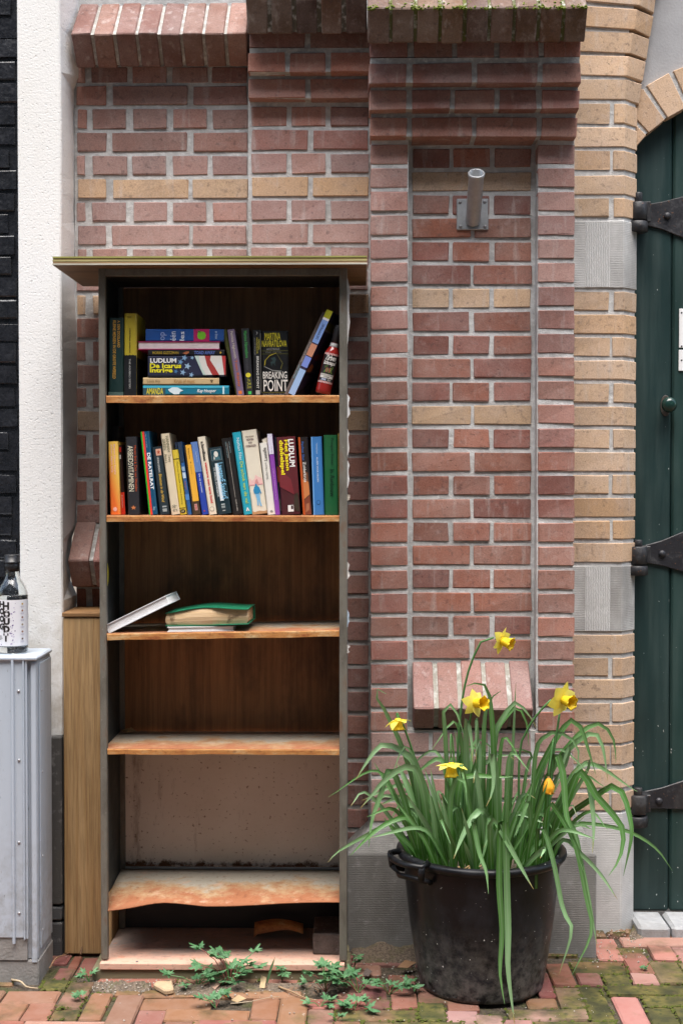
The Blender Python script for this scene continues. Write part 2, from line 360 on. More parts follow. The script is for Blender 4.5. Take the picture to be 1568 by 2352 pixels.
def m_pink():
    k = NT('faded_pink_board'); a = k.noise(9, k.pos((.6, 1, 1)), detail=7, rough=.68); b = k.noise(60, detail=5); y = k.n('SeparateXYZ', {0: k.n('NewGeometry').outputs['Position']}).outputs[1]
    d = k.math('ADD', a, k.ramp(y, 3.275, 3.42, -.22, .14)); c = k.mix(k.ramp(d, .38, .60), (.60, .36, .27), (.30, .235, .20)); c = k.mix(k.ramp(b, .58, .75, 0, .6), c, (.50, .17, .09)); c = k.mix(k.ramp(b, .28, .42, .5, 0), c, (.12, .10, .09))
    return k.done(c, .75, k.bump(b, .4, .002), .25)
PINKB = m_pink()
RUST, LIP, CREAM, FRM = m_rust(), m_rust_edge(), m_cream(), m_frame()
DARKP = m_gen('dark_side_panel', .6, .3, .4, 16, .2, 80)
JOINT = m_joint()
PAV, SOIL, BLK = m_paver(), m_soil(), m_blackpaint()
COVER = m_gen('printed_book_cover', .38, .45, .14, 40, .06, 200)
PRINT = m_gen('printed_ink', .45, .35, .05, 40, .0, 200)
PAPER = m_gen('book_pages', .9, .2, .25, 60, .5, 700, 0, (1, 1, 1), .0)
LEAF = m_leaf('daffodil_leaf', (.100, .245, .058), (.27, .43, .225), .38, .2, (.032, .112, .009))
HERB = m_leaf('herb_leaf', (.065, .18, .07), (.14, .30, .14), .55)
PETAL = m_leaf('daffodil_petal', (.92, .80, .10), (.93, .84, .18), .55, .35)
CORONA = m_leaf('daffodil_trumpet', (.90, .63, .015), (.92, .67, .02), .55, .25)
STEM = m_leaf('flower_stem', (.06, .17, .045), (.08, .20, .06), .5, .1)
DRY = m_gen('dry_plant_matter', .85, .2, .4, 70, .4, 200)
POTM, GLASS, GLRED, WATER = m_pot(), m_glass('clear_glass', (.97, .99, .98)), m_gen('red_liquor_glass', .06, .5, .2, 30, .0, 100), m_glass('clear_spirit', (.98, .99, 1.0))
SUNSET = m_sunset()
PLAIN = m_gen('painted_part', .4, .4, .1, 30, .05, 100)
MOSS = m_gen('moss', .95, .1, .6, 90, .9, 300)

# ------------------------------------------------------------------ planes of the wall (metres from the camera)
YA, YB, YC, YN, YD, YP, YDOOR = 3.61, 3.585, 3.50, 3.55, 3.635, 3.45, 3.73
MORT = (.54, .54, .535)
def red(dark=0.0, pale=0.0):
    b = random.choice([(.270, .112, .080), (.245, .100, .078), (.290, .130, .094), (.215, .084, .066), (.258, .120, .091), (.30, .118, .078)])
    j = random.uniform(.78, 1.27); c = [v * j for v in b]
    c = [v * (1 - pale) + p * pale for v, p in zip(c, (.47, .345, .325))]
    return tuple(v * (1 - dark) for v in c)
def yel():
    b = random.choice([(.52, .355, .225), (.55, .390, .265), (.49, .345, .230), (.56, .385, .25), (.53, .345, .205)])
    j = random.uniform(.80, 1.10); return tuple(v * j for v in b)
BC = {}
def brick_mesh(w, h, d):
    key = (round(w / .003), round(h / .002), round(d, 2), random.randrange(3))
    if key not in BC: BC[key] = bevbox(boxv(-w / 2, w / 2, 0, d, -h / 2, h / 2), BOXF, .0019, .0015); BC[key].name = 'brick'
    return BC[key]
def brick(parent, x0, x1, y0, y1, Y, color, depth=.09, roty=0.0, m=None):
    xm, ym = (x0 + x1) / 2, (y0 + y1) / 2
    a, b = W(x0, ym, Y), W(x1, ym, Y); h = W(xm, y0, Y).z - W(xm, y1, Y).z; c = (a + b) / 2
    return put('brick', brick_mesh(b.x - a.x, h, depth), m or BR, parent, (c.x, Y + random.uniform(-.0015, .0012), c.z), (random.uniform(-.006, .006), roty + random.uniform(-.004, .004), random.uniform(-.006, .006)), color)

fac = thing('brick_facade', 'red brick facade with yellow brick bands, corbelled ledges and a tall shallow niche', 'facade', (0, 3.75, 0))
XL = -1.0                                                 # the bay runs on behind the white house corner
zt = W(700, -260, YB).z
def slab(name, xa, xb, Y, za, zb, depth=.14, color=MORT): return box(name, xa, xb, Y + .0036, Y + depth, za, zb, MO, fac, color, 0)
def X(px, Y, y=1110): return W(px, y, Y).x
XA1 = X(570, YB, 400); XC0, XC1 = X(849, YC, 900), X(1319, YC, 900); XN0, XN1 = X(937, YC, 900), X(1233, YC, 900)

# recessed bay behind and above the bookcase
bay = slab('recessed_bay', X(172, YA, 600), XA1 + .01, YA, -.05, zt)
rowsA = [(154, 'h')] + [(197.5 + 53.4 * i, 's' if i % 2 == 0 else 'h') for i in range(0, 19)]
yellowA = {4, 9, 14}
STRX = [(178, 245), (258, 432), (443, 568)]; HDRX = [(178, 198), (213, 291), (305, 383), (398, 475), (489, 568)]
for i, (y, t) in enumerate(rowsA):
    k = i - 1
    hgt = 36 if i == 0 else 43.5
    for (a, b) in (STRX if t == 's' else HDRX):
        cx_ = 830 - (830 - a) ; 
        c = yel() if k in yellowA else red(pale=.48 if 2 < k < 9 else .20)
        brick(bay, a + random.uniform(-2, 2), b + random.uniform(-2, 2), y, y + hgt, YA, c)
for i in range(3):                                        # above the ledge
    for (a, b) in STRX: brick(bay, a, b, -55 - 53 * i, -11 - 53 * i, YA, red(.1))
for i in range(15):                                       # below the lower ledge, mostly hidden by post and bookcase
    for (a, b) in (STRX if i % 2 else HDRX): brick(bay, a, b, 1352 + 53 * i, 1395 + 53 * i, YA, red(.15))

def ledge(parent, A, B, C, D_, xs, dark_col, mcol, b=.003, ymid=None):
    """brick-on-edge ledge: profile points (Y,Z), xs = list of (x0,x1) world"""
    prof = [A, B, C, D_]
    cy, cz = sum(p[0] for p in prof) / 4, sum(p[1] for p in prof) / 4
    ins = [(cy + (p[0] - cy) * .93, cz + (p[1] - cz) * .93) for p in prof]
    L = prism_x('brick_ledge', ins, xs[0][0] + .004, xs[-1][1] - .004, MO, parent, mcol)
    for (a, c) in xs:
        j = random.uniform(-.0014, .0014)
        pr = [(p[0] + j + random.uniform(-.0015, .0015), p[1] + random.uniform(-.0015, .0015)) for p in prof]
        n = len(pr); vs = [(a, p[0], p[1]) for p in pr] + [(c, p[0], p[1]) for p in pr]
        fs = [(0, 1, 2, 3), (7, 6, 5, 4)] + [(i, i + 4, (i + 1) % 4 + 4, (i + 1) % 4) for i in range(4)]
        o = Vector(((a + c) / 2, pr[1][0], pr[1][1]))
        put('brick', bevbox([Vector(v) - o for v in vs], fs, b, .0008), BR, L, o, None, dark_col())
    return L
def edge_bricks(x0, x1, n, gap=.011):
    w = (x1 - x0 + gap) / n; return [(x0 + i * w, x0 + (i + 1) * w - gap) for i in range(n)]
def zz(y, Y, x=830): return W(x, y, Y).z
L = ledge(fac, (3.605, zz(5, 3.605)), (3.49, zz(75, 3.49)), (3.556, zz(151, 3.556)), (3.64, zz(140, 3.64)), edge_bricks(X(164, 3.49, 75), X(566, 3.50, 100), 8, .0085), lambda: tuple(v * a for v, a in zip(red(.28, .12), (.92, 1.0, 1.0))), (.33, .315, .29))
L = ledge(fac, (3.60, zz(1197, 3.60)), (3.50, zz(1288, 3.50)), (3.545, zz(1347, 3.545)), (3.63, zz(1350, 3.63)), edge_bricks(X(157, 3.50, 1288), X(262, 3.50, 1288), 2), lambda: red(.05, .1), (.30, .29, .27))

# pilaster between bay and niche pier
pil = slab('pilaster', XA1, XC0 + .02, YB, -.05, zt)
SB = [(578, 707), (719, 846)]; HB = [(578, 658), (669, 748), (760, 846)]
for i in range(0, 33):
    y = 245.5 + 53.75 * i; k = i
    for (a, b) in (HB if i % 2 == 0 else SB):
        brick(pil, a, b, y, y + 43.5, YB, yel() if i in (3, 8, 13) else red(pale=.45 if 1 < i < 8 else .12))
brR = [(225.5, YB - .035, [(571, 701), (713, 847)]), (165, YB - .070, [(570, 654), (666, 747), (759, 848)]), (110, YB - .066, [(573, 700), (712, 848)])]
for yb, Y, xs in brR:
    hz = W(700, yb - 43.5, Y).z; lz = W(700, yb, Y).z
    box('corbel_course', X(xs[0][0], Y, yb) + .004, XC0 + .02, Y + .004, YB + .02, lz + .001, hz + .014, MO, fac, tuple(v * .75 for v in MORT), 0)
    for (a, b) in xs: brick(pil, a, b, yb - 44, yb, Y, red(.05, .12), .06)
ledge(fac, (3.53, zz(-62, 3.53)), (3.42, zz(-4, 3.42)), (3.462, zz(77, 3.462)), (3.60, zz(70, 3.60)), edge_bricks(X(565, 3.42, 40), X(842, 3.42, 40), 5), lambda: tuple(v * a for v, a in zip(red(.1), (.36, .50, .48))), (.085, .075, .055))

# niche pier: two jambs, recessed back, corbels above, sloping sill below
zc_top = zz(318, YC); zc_sill = zz(1678, YC)
pier = box('niche_pier', XN0 - .02, XN1 + .02, YN + .0036, YN + .16, zc_sill - .3, zt, MO, fac, MORT, 0)
box('pier_jamb', XC0 + .003, XN0, YC + .0036, YN + .15, zc_sill, zt - .1, MO, fac, MORT, 0)
box('pier_jamb', XN1, XC1 - .003, YC + .0036, YN + .15, zc_sill, zt - .1, MO, fac, MORT, 0)
box('pier_base', XC0 + .003, XC1 - .003, YC + .0036, YN + .14, .2, zc_sill + .001, MO, fac, MORT, 0)
for i in range(-5, 20):
    y = 603.9 + 54.3 * i
    for (a, b) in ((851, 935.5), (1235, 1318)):
        brick(pier, a, b, y, y + 43.3, YC, red(pale=.32 if i < 1 else (.14 if i < 8 else .04)), .10)
for i in range(-5, 17):
    y = 609.8 + 53.7 * i
    c3 = [(947, 1031), (1040, 1124), (1134, 1219)]; c2 = [(947, 1079), (1088, 1219)]
    if i == -4: c2 = c3 = [(945, 1079), (1083, 1219)]
    for (a, b) in (c2 if i % 2 == 0 else c3):
        brick(pier, a + random.uniform(-1.5, 1.5), b + random.uniform(-1.5, 1.5), y, y + 42.8, YN, yel() if i in (-4, 1, 6) else red(.04))
zs = zz(1513, YN)
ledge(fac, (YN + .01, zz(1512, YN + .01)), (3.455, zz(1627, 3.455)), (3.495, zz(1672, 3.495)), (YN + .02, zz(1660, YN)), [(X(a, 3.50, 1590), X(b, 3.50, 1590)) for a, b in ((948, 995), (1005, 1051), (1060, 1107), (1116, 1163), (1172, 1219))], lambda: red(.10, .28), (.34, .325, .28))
rb = [(1684, [(852, 984), (993, 1120), (1128, 1218), (1227, 1317)]), (1737, [(852, 936), (944, 1074), (1083, 1218), (1227, 1316)]), (1790, [(852, 984), (993, 1120), (1128, 1218), (1227, 1316)]), (1843, [(852, 936), (944, 1074), (1083, 1218), (1227, 1315)])]
for y, xs in rb:
    for (a, b) in xs: brick(pier, a, b, y, y + 43, YC, red(0, .42), .10)
cor = [(314, 3.465, [(849, 934), (946, 1083), (1094, 1231), (1243, 1324)]), (251, 3.43, [(848, 933), (946, 1034), (1045, 1135), (1146, 1231), (1244, 1329)]), (190, 3.395, [(847, 933), (947, 1083), (1096, 1233), (1246, 1333)]), (131, 3.397, [(848, 935), (950, 1038), (1050, 1134), (1146, 1235), (1248, 1333)])]
for yb, Y, xs in cor:
    lz, hz = zz(yb, Y), zz(yb - 44, Y)
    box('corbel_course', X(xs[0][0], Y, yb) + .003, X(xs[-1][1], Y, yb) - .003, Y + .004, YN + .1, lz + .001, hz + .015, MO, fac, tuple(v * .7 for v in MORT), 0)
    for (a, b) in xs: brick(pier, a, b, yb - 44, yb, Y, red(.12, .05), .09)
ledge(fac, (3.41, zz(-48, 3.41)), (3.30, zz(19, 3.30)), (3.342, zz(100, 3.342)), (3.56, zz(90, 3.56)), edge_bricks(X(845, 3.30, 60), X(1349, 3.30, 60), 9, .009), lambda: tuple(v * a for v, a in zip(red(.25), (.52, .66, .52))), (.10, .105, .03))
# moss along the ledge
mv, mf = [], []
for i in range(420):
    t = random.random(); xx = X(845 + 503 * t, 3.30, 20); q = random.random() ** 2
    y0 = 3.30 + random.choice([q * .03, q * .006]); z0 = zz(19, 3.30) + (y0 - 3.30) * .9 - random.random() * .006 * (y0 < 3.303)
    r = random.uniform(.0015, .0045)
    if (t * 9) % 1 < .78 and random.random() < .55: continue
    b = len(mv)
    mv += [(xx + r * a, y0 + r * c - .001, z0 + r * d) for a, c, d in ((1, 0, 0), (-1, 0, 0), (0, 1, .3), (0, -1, 0), (0, 0, 1), (0, 0, -1))]
    mf += [tuple(b + k for k in f) for f in ((0, 2, 4), (2, 1, 4), (1, 3, 4), (3, 0, 4), (2, 0, 5), (1, 2, 5), (3, 1, 5), (0, 3, 5))]
o = mk('moss', mv, mf, MOSS, fac, (.13, .17, .02)); o['kind'] = 'stuff'
# stone plinth under the pier
def plinth(name, x0, x1, xt0, xt1, parent):
    zf, zb = zz(1962, YP), zz(1899, YC)
    vs = [(x0, YP, -.03), (x1, YP, -.03), (x1, YP, zf), (x0, YP, zf), (xt0, YC - .004, zb), (xt1, YC - .004, zb),
          (x0, YC + .1, -.03), (x1, YC + .1, -.03), (x1, YC + .1, zf), (x0, YC + .1, zf), (xt0, YC + .1, zb), (xt1, YC + .1, zb)]
    fs = [(0, 1, 2, 3), (3, 2, 5, 4), (1, 7, 8, 2), (2, 8, 11, 5), (0, 3, 9, 6), (3, 4, 10, 9), (4, 5, 11, 10), (6, 9, 10, 11, 8, 7), (0, 6, 7, 1)]
    c = Vector(((x0 + x1) / 2, YP, 0))
    return put(name, bevbox([Vector(v) - c for v in vs], fs, .003), ST, parent, c, None, (.27, .265, .255))
plinth('plinth_stone', X(796, YP, 2000), X(1369, YP, 2000), X(849, YC, 1900), X(1336, YC, 1900), fac)

# yellow brick jamb of the doorway with chamfered corner and stone blocks
jx0 = XC1 - .03; CORN, DEL = X(1431.5, YD, 900), .042
def corner_piece(name, xa, xc, dl, y0, y1, m, color, roty=0.0, bev=.0017):
    z1, z0 = zz(y0, YD, 1400), zz(y1, YD, 1400)
    poly = [(xa, YD), (xc, YD), (xc + dl, YD + dl), (xc + dl, YD + .10), (xa, YD + .10)]
    return prism_z(name, poly, z0, z1, m, jamb, color, bev, .0008, (0, roty, 0))
box_z0 = -.05
jamb = prism_z('door_jamb', [(jx0, YD + .0036), (CORN - .002, YD + .0036), (CORN + DEL - .005, YD + DEL), (CORN + DEL - .005, YD + .16), (jx0, YD + .16)], -.05, zz(175, YD), MO, fac, MORT)
full = [(828, 871), (934.5, 977), (1039, 1082), (1144.5, 1187), (1248, 1291), (403, 446), (722.7, 766), (1459, 1501), (1561, 1604), (1665, 1707), (1768, 1810), (292, 337)]
pair = [(775, 818), (881, 924), (986, 1029), (1091, 1134), (1196, 1238), (670, 713), (455.5, 498), (1511.6, 1553), (1616, 1658), (1713, 1756), (1822, 1862), (346, 390), (238, 283)]
for a, b in full: corner_piece('brick', X(1312, YD, 900), CORN, DEL, a, b, BR, yel())
for a, b in pair:
    brick(jamb, 1312, 1398 + random.uniform(-2, 2), a, b, YD, yel()); corner_piece('brick', X(1407 + random.uniform(-2, 2), YD, 900), CORN, DEL, a, b, BR, yel())
GREY = (.58, .58, .575)
for a, b in ((506, 662), (1299, 1452), (1867, 2190)):
    s_ = corner_piece('stone_block', X(1312, YD, 900), CORN - .001, DEL + .0015, a, b, ST, GREY, 0, .003); ORG[s_.name] = ORG[s_.name]
    if b < 2000: pbox('tooled_panel', 1343, 1400, a + 3, b - 3, YD - .0012, YD + .02, STV, jamb, GREY, 0)
# courses that fan out where the arch over the door springs
fan = [(185, 231, 1433, 1467, .008), (132, 177, 1438, 1475, .03), (79, 125, 1446, 1484, .055), (25, 71, 1456, 1492, .08), (-30, 17, 1467, 1500, .105), (-84, -38, 1482, 1514, .13), (-138, -92, 1498, 1530, .15)]
mv = []
for (a, b, c1, c2, tl) in fan:
    xc = X(c1, YD, 100); d = X(c2, YD + .045, 100) - xc; z1, z0 = zz(a, YD), zz(b, YD); xa = X(1312, YD, 100); t = tl * .9
    poly = [(xa, YD), (xc, YD), (xc + d, YD + .045), (xc + d, YD + .1), (xa, YD + .1)]; n = 5; hz_ = z1 - z0
    vs = [(p[0], p[1], z0 - (p[0] - xc) * t) for p in poly] + [(p[0] + (p[0] - xa) / (xc - xa) * .006, p[1], z1 - (p[0] - xc) * t) for p in poly]
    fs = [tuple(range(n)), tuple(range(2 * n - 1, n - 1, -1))] + [(i, i + n, (i + 1) % n + n, (i + 1) % n) for i in range(n)]
    o = Vector(((xa + xc) / 2, YD, z0)); put('brick', bevbox([Vector(v) - o for v in vs], fs, .0017, .001), BR, jamb, o, None, yel())
    mv.append((xc - .004, xc + d - .006, z0, z1))
pl = []
for q in mv: pl += [(q[1] - .02, (q[2] + q[3]) / 2)]
pl2 = [(q[0] - .004, (q[2] + q[3]) / 2) for q in mv]
for nm, pp, yy in (('arch_haunch', pl2, YD + .006), ('arch_reveal', pl, YD + .050)):
    poly = [(jx0, mv[0][2] - .02), (pp[0][0], mv[0][2] - .02)] + pp + [(pp[-1][0] + .02, zt), (jx0, zt)]
    prism_y(nm, poly, yy, YD + .15, MO, fac, MORT)
# doorway arch of yellow bricks and the plastered field above it
CXA, CZA = X(1705, 3.72, 460), zz(430, 3.72); YAR = 3.685
p1 = W(1464, 331, YAR); p2 = W(1510, 287, YAR); p3 = W(1568, 250, YAR)
def circ(a, b, c):
    ax, az, bx, bz, cx_, cz = a.x, a.z, b.x, b.z, c.x, c.z
    d = 2 * (ax * (bz - cz) + bx * (cz - az) + cx_ * (az - bz))
    ux = ((ax ** 2 + az ** 2) * (bz - cz) + (bx ** 2 + bz ** 2) * (cz - az) + (cx_ ** 2 + cz ** 2) * (az - bz)) / d
    uz = ((ax ** 2 + az ** 2) * (cx_ - bx) + (bx ** 2 + bz ** 2) * (ax - cx_) + (cx_ ** 2 + cz ** 2) * (bx - ax)) / d
    return ux, uz, math.hypot(ax - ux, az - uz)
ux, uz, ur = circ(p1, p2, p3); a0 = math.atan2(p1.z - uz, p1.x - ux); RW = .108
pf = thing('plaster_field', 'smooth grey plaster field above the arched green door', 'wall', (1.3, 3.72, 2.0))
nseg = 16; amax = a0 - 1.45
poly = [(ux + (ur + .05) * math.cos(a0 + .25 - i * (1.75) / nseg), uz + (ur + .05) * math.sin(a0 + .25 - i * 1.75 / nseg)) for i in range(nseg + 1)]
poly = poly + [(poly[-1][0], zt + .2), (poly[0][0] - .06, zt + .2)]
prism_y('plaster', poly, 3.70, 3.76, m_gen('grey_plaster', .85, .25, .25, 12, .4, 150, 0, (1, 1, 1), .1), pf, (.36, .36, .37))
arch = thing('door_arch', 'low arch of yellow bricks over the green door', 'arch', (ux, YAR, uz))
st = .052 / ur * 1.28; nb = 15
poly = []
for i in range(nb * 2 + 1): poly.append((ux + (ur + .004) * math.cos(a0 + .06 - i * st / 2), uz + (ur + .004) * math.sin(a0 + .06 - i * st / 2)))
for i in range(nb * 2, -1, -1): poly.append((ux + (ur + RW - .004) * math.cos(a0 + .06 - i * st / 2), uz + (ur + RW - .004) * math.sin(a0 + .06 - i * st / 2)))
prism_y('mortar_bed', poly, YAR + .005, 3.76, MO, arch, MORT)
for i in range(nb):
    aa, ab = a0 + .055 - i * st, a0 + .055 - i * st - st * .84
    q = [(ux + r * math.cos(a), uz + r * math.sin(a)) for r, a in ((ur, aa), (ur, ab), (ur + RW, ab), (ur + RW, aa))]
    prism_y('brick', q, YAR, YAR + .06, BR, arch, yel(), .0017)

# ------------------------------------------------------------------ green door
dx0 = .775; zdb = zz(2090, YDOOR)
door = thing('green_door', 'dark green boarded door with black iron strap hinges', 'door', (1.15, YDOOR, 0))
GR = (.014, .040, .034)
edges = [dx0 - .05, X(1541, YDOOR, 1000)]
while edges[-1] < 1.75: edges.append(edges[-1] + .142)
for a, b in zip(edges, edges[1:]):
    box('board', a + .0012, b - .0012, YDOOR, YDOOR + .035, zdb, 2.45, PAINT, door, tuple(v * random.uniform(.9, 1.12) for v in GR), .006)
box('ledger', edges[0], edges[-1], YDOOR + .036, YDOOR + .06, zdb + .1, 2.4, PAINT, door, GR, 0)
def hinge(yb, yc, yt_l, yt_r, yb_l, yb_r, bolt, b0, b1, r0, r1, p0):
    Yh = YDOOR - .008; zc = zz(yc, Yh); s = 3000 / Yh
    zs_ = lambda y: zz(y, Yh, 1520)
    xa, xb = X(1478, Yh, yc), X(1568, Yh, yc)
    k = (zs_(yt_r) - zs_(yt_l)) ; kb = (zs_(yb_r) - zs_(yb_l))
    up = [(xa, zs_(yt_l)), (xa + (xb - xa) * .45, zs_(yt_l) + k * .35), (xb, zs_(yt_r)), (xb + .06, zs_(yt_r) + .012), (xb + .12, zs_(yt_r) - .005), (xb + .2, zc + .02), (xb + .42, zc + .012), (xb + .47, zc + .0)]
    dn = [(xb + .42, zc - .012), (xb + .2, zc - .02), (xb + .12, zs_(yb_r) + .005), (xb + .06, zs_(yb_r) - .012), (xb, zs_(yb_r)), (xa + (xb - xa) * .45, zs_(yb_l) + kb * .35), (xa, zs_(yb_l))]
    h = prism_y('strap_hinge', up + dn, Yh, YDOOR - .0005, IRON, door, (.016, .016, .020), .0018)
    Yk = 3.682; bx = X(1464, Yk, yc)
    def cyl(nm, y0, y1, r, dx=0.0):
        za, zb = zz(y1, Yk, 1464), zz(y0, Yk, 1464)
        vs, fs = lathe([(0, za), (r * .92, za), (r, za + .002), (r, zb - .002), (r * .92, zb), (0, zb)], 20)
        mk(nm, [(v[0] + bx + dx, v[1] + Yk, v[2]) for v in vs], fs, IRON, h, (.016, .016, .019), True)
    cyl('barrel', b0, b1, .026); cyl('ring', r0, r1, .0295, -.002); cyl('pin', p0, b0 + 1, .0122)
    box('knuckle_plate', bx, xa + .01, Yk - .004, YDOOR - .001, zs_(yb_l), zs_(yt_l), IRON, h, (.016, .016, .019), .002)
    box('wall_pin', bx - .02, bx + .02, Yk, Yk + .09, zz(r1 - 2, Yk), zz(r0 + 2, Yk), IRON, h, (.016, .016, .019), .002)
    for (qx, qy) in bolt:
        c = W(qx, qy, Yh); vs, fs = lathe([(.0105, 0), (.0100, .004), (.0075, .0072), (.004, .0088), (0, .0092)], 14)
        mk('bolt', [(c.x + v[0], Yh + .0006 - v[2], c.z + v[1]) for v in vs], fs, IRON, h, (.020, .020, .025), True)
hinge(485, 497, 470, 451, 516, 546, [(1531, 496)], 466, 507, 510, 534, 443)
hinge(1272, 1272, 1253, 1221, 1292, 1313, [(1519, 1272)], 1255, 1296, 1299, 1321, 1240)
hinge(1840, 1840, 1818, 1793, 1857, 1859, [(1512, 1840)], 1825, 1868, 1873, 1897, 1809)
kc = W(1535, 930, 3.70)
vs, fs = lathe([(.014, .046), (.012, .035), (.012, .028), (.019, .022), (.0222, .012), (.0195, .003), (.011, -.003), (0, -.004)], 22)
kn = mk('door_knob', [(kc.x + v[0], 3.683 + v[2], kc.z + v[1]) for v in vs], fs, m_gen('glossy_green_paint', .12, .5, .05, 20, .0, 60), door, (.010, .034, .028), True)
pc = W(1527, 932, YDOOR)
prism_y('escutcheon', [(pc.x + .015 * math.cos(a) , pc.z + .030 * math.sin(a)) for a in [i * math.pi / 10 for i in range(20)]], YDOOR - .004, YDOOR - .0004, IRON, door, (.05, .04, .033), .0012)
for (a, b, lab) in ((711, 800, 'larger blank white plate screwed to the green door'), (805, 853, 'smaller white plate below the larger one on the green door')):
    yw = (a + b) / 2; x0 = X(1559 if a < 750 else 1558, YDOOR - .006, yw)
    t = thing('door_plate', lab, 'plate', (x0, YDOOR - .006, zz(b, YDOOR)))
    box('plate', x0, x0 + .2, YDOOR - .004, YDOOR - .0003, zz(b, YDOOR), zz(a, YDOOR), PLAIN, t, (.80, .80, .81), .0008)
    for yy in ((a + 7, b - 5) if a < 750 else (a + 22,)):
        c = W(1564.5, yy, YDOOR - .006); vs, fs = lathe([(.0026, 0), (.002, .0012), (0, .0015)], 10)
        mk('screw', [(c.x + v[0], YDOOR - .004 - v[2], c.z + v[1]) for v in vs], fs, GALV, t, (.05, .05, .05), True)
for i in range(4):
    xs = X(1470, 3.56, 2140) + i * .094
    b = box('threshold_block', xs, xs + .088, 3.585, 3.72, -.02, .028, CONC, None, (.36, .37, .38), .008, .001)
    tag(b, 'light grey block of the door threshold beside the stone jamb' if i == 0 else 'light grey threshold block %s from the stone jamb under the green door' % ('', 'second', 'third', 'fourth')[i], 'threshold', 'threshold blocks')

# ------------------------------------------------------------------ galvanised flag holder in the niche
hz0 = W(1085, 492, YN); hold = thing('flag_holder', 'galvanised steel flagpole holder screwed to the niche bricks', 'flag holder', (hz0.x, YN, hz0.z))
pbox('wall_plate', 1048, 1121, 456, 528, YN - .007, YN - .0005, GALV, hold, (.42, .43, .44), .002)
base = W(1086, 502, YN - .012); ax = Vector((0, -.70, .714)).normalized(); sd = Vector((1, 0, 0)); up = ax.cross(sd)
vs, fs = lathe([(.0195, -.012), (.0200, .0), (.0200, .128), (.0222, .131), (.0222, .138), (.0205, .1395), (.0172, .1385), (.0165, .05), (0, .045)], 24)
mk('socket_tube', [base + sd * v[0] + up * v[1] + ax * v[2] for v in vs], fs, GALV, hold, (.46, .47, .48), True)
for qx, qy in ((1056, 464), (1112, 463), (1057, 520), (1113, 520)):
    c = W(qx, qy, YN - .007); vs, fs = lathe([(.0045, 0), (.0042, .002), (.0025, .0028), (0, .003)], 10)
    mk('screw', [(c.x + v[0], YN - .007 - v[2], c.z + v[1]) for v in vs], fs, GALV, hold, (.30, .30, .31), True)

# ------------------------------------------------------------------ neighbouring house: white corner and black painted bricks
YWF = 3.452; wx0, wx1 = X(44, YWF, 900), X(143, YWF, 900)
white = thing('rendered_house_corner', 'white roughcast corner of the neighbouring house beside the bookcase', 'wall', ((wx0 + wx1) / 2, YWF, 0))
zb_ = zz(1690, YWF); nz = 60; vs, fs = [], []
for i in range(nz + 1):
    z = zb_ + (zt + .1 - zb_) * i / nz; w = .0035 * math.sin(z * 9 + 1) + random.uniform(-.0012, .0012)
    bk = X(174, YA, 900) + .004 * math.sin(z * 5.3) + random.uniform(-.002, .002) + (.012 if zz(170, YA) < z else 0) - (.016 if zz(1350, 3.5) - .03 < z < zz(1230, 3.5) else 0)
    vs += [(wx0 - .01, YWF + .14, z), (wx0 - .002, YWF + .10, z), (wx0 + random.uniform(-.001, .001), YWF + .05, z), (wx0, YWF + .003, z), (wx0 + .003, YWF, z), (wx1 - .004 + w * .3, YWF, z), (wx1 + w * .3, YWF + .004, z), (bk, YA + .02, z), (bk - .02, YA + .1, z)]
for i in range(nz):
    for k in range(8): fs.append((i * 9 + k, i * 9 + k + 1, (i + 1) * 9 + k + 1, (i + 1) * 9 + k))
fs.append(tuple(range(8, -1, -1)))
mk('render_coat', vs, fs, RD, white, (.79, .79, .785))
for (a, b, cc) in ((1692, 2078, (.07, .068, .066)), (2083, 2114, (.085, .09, .10)), (2119, 2215, (.065, .065, .068))):
    pbox('base_stone', -160, 142, a, b, 3.425, 3.58, ST, white, cc, .004)
    pbox('stone_edge', 144, 154, a - 1, b, 3.445, 3.60, CONC, white, (.06, .058, .055), .003)
bw = thing('black_brick_wall', 'glossy black painted brick wall left of the white corner', 'wall', (-1.4, 3.53, 0))
YK = YWF + .045
box('joint_bed', -2.0, wx0 + .002, YK + .006, YK + .1, -.05, zt + .1, BLK, bw, None, 0)
ys = -110
while ys < 2200:
    off = random.uniform(-6, 2) if random.random() < .75 else random.uniform(-22, -10)
    x1 = 40 + off; i = 0
    while x1 > -330:
        wdt = random.choice([82, 172]) if i else random.choice([172, 172, 120]); j = random.uniform(-2.5, 2.5)
        brick(bw, x1 - wdt, x1, ys + 4 + j, ys + 45 + random.uniform(-2, 2) + j, YK, (0, 0, 0), .05, random.uniform(-.02, .02), BLK)
        x1 -= wdt + 8; i += 1
    ys += 49.8

# ------------------------------------------------------------------ unseen house front across the alley, added to block low sky light
m_pane = m_gen('window_pane', .05, .5, .0, 30, .0, 100)
opp = thing('sky_blocking_house', 'unseen plain brick house front added across the alley to block low sky light', 'house', (0, -2.2, 0))
box('wall', -14, 14, -2.6, -2.2, -.02, 8.5, m_gen('dark_house_brick', .9, .2, .4, 6, .3, 40), opp, (.155, .16, .165), 0)  # dark grey keeps its bounce onto the facade low
for wx in (-4.2, -1.6, 1.0, 3.6):
    for wz in (.9, 3.8, 6.3):
        w_ = box('window', wx - .55, wx + .55, -2.2, -2.15, wz, wz + 1.7, PLAIN, opp, (.6, .6, .58), .004)
        for k in (-1, 1): box('pane', wx + k * .26 - .23, wx + k * .26 + .23, -2.15, -2.145, wz + .06, wz + 1.64, m_pane, w_, (.02, .025, .03), 0)

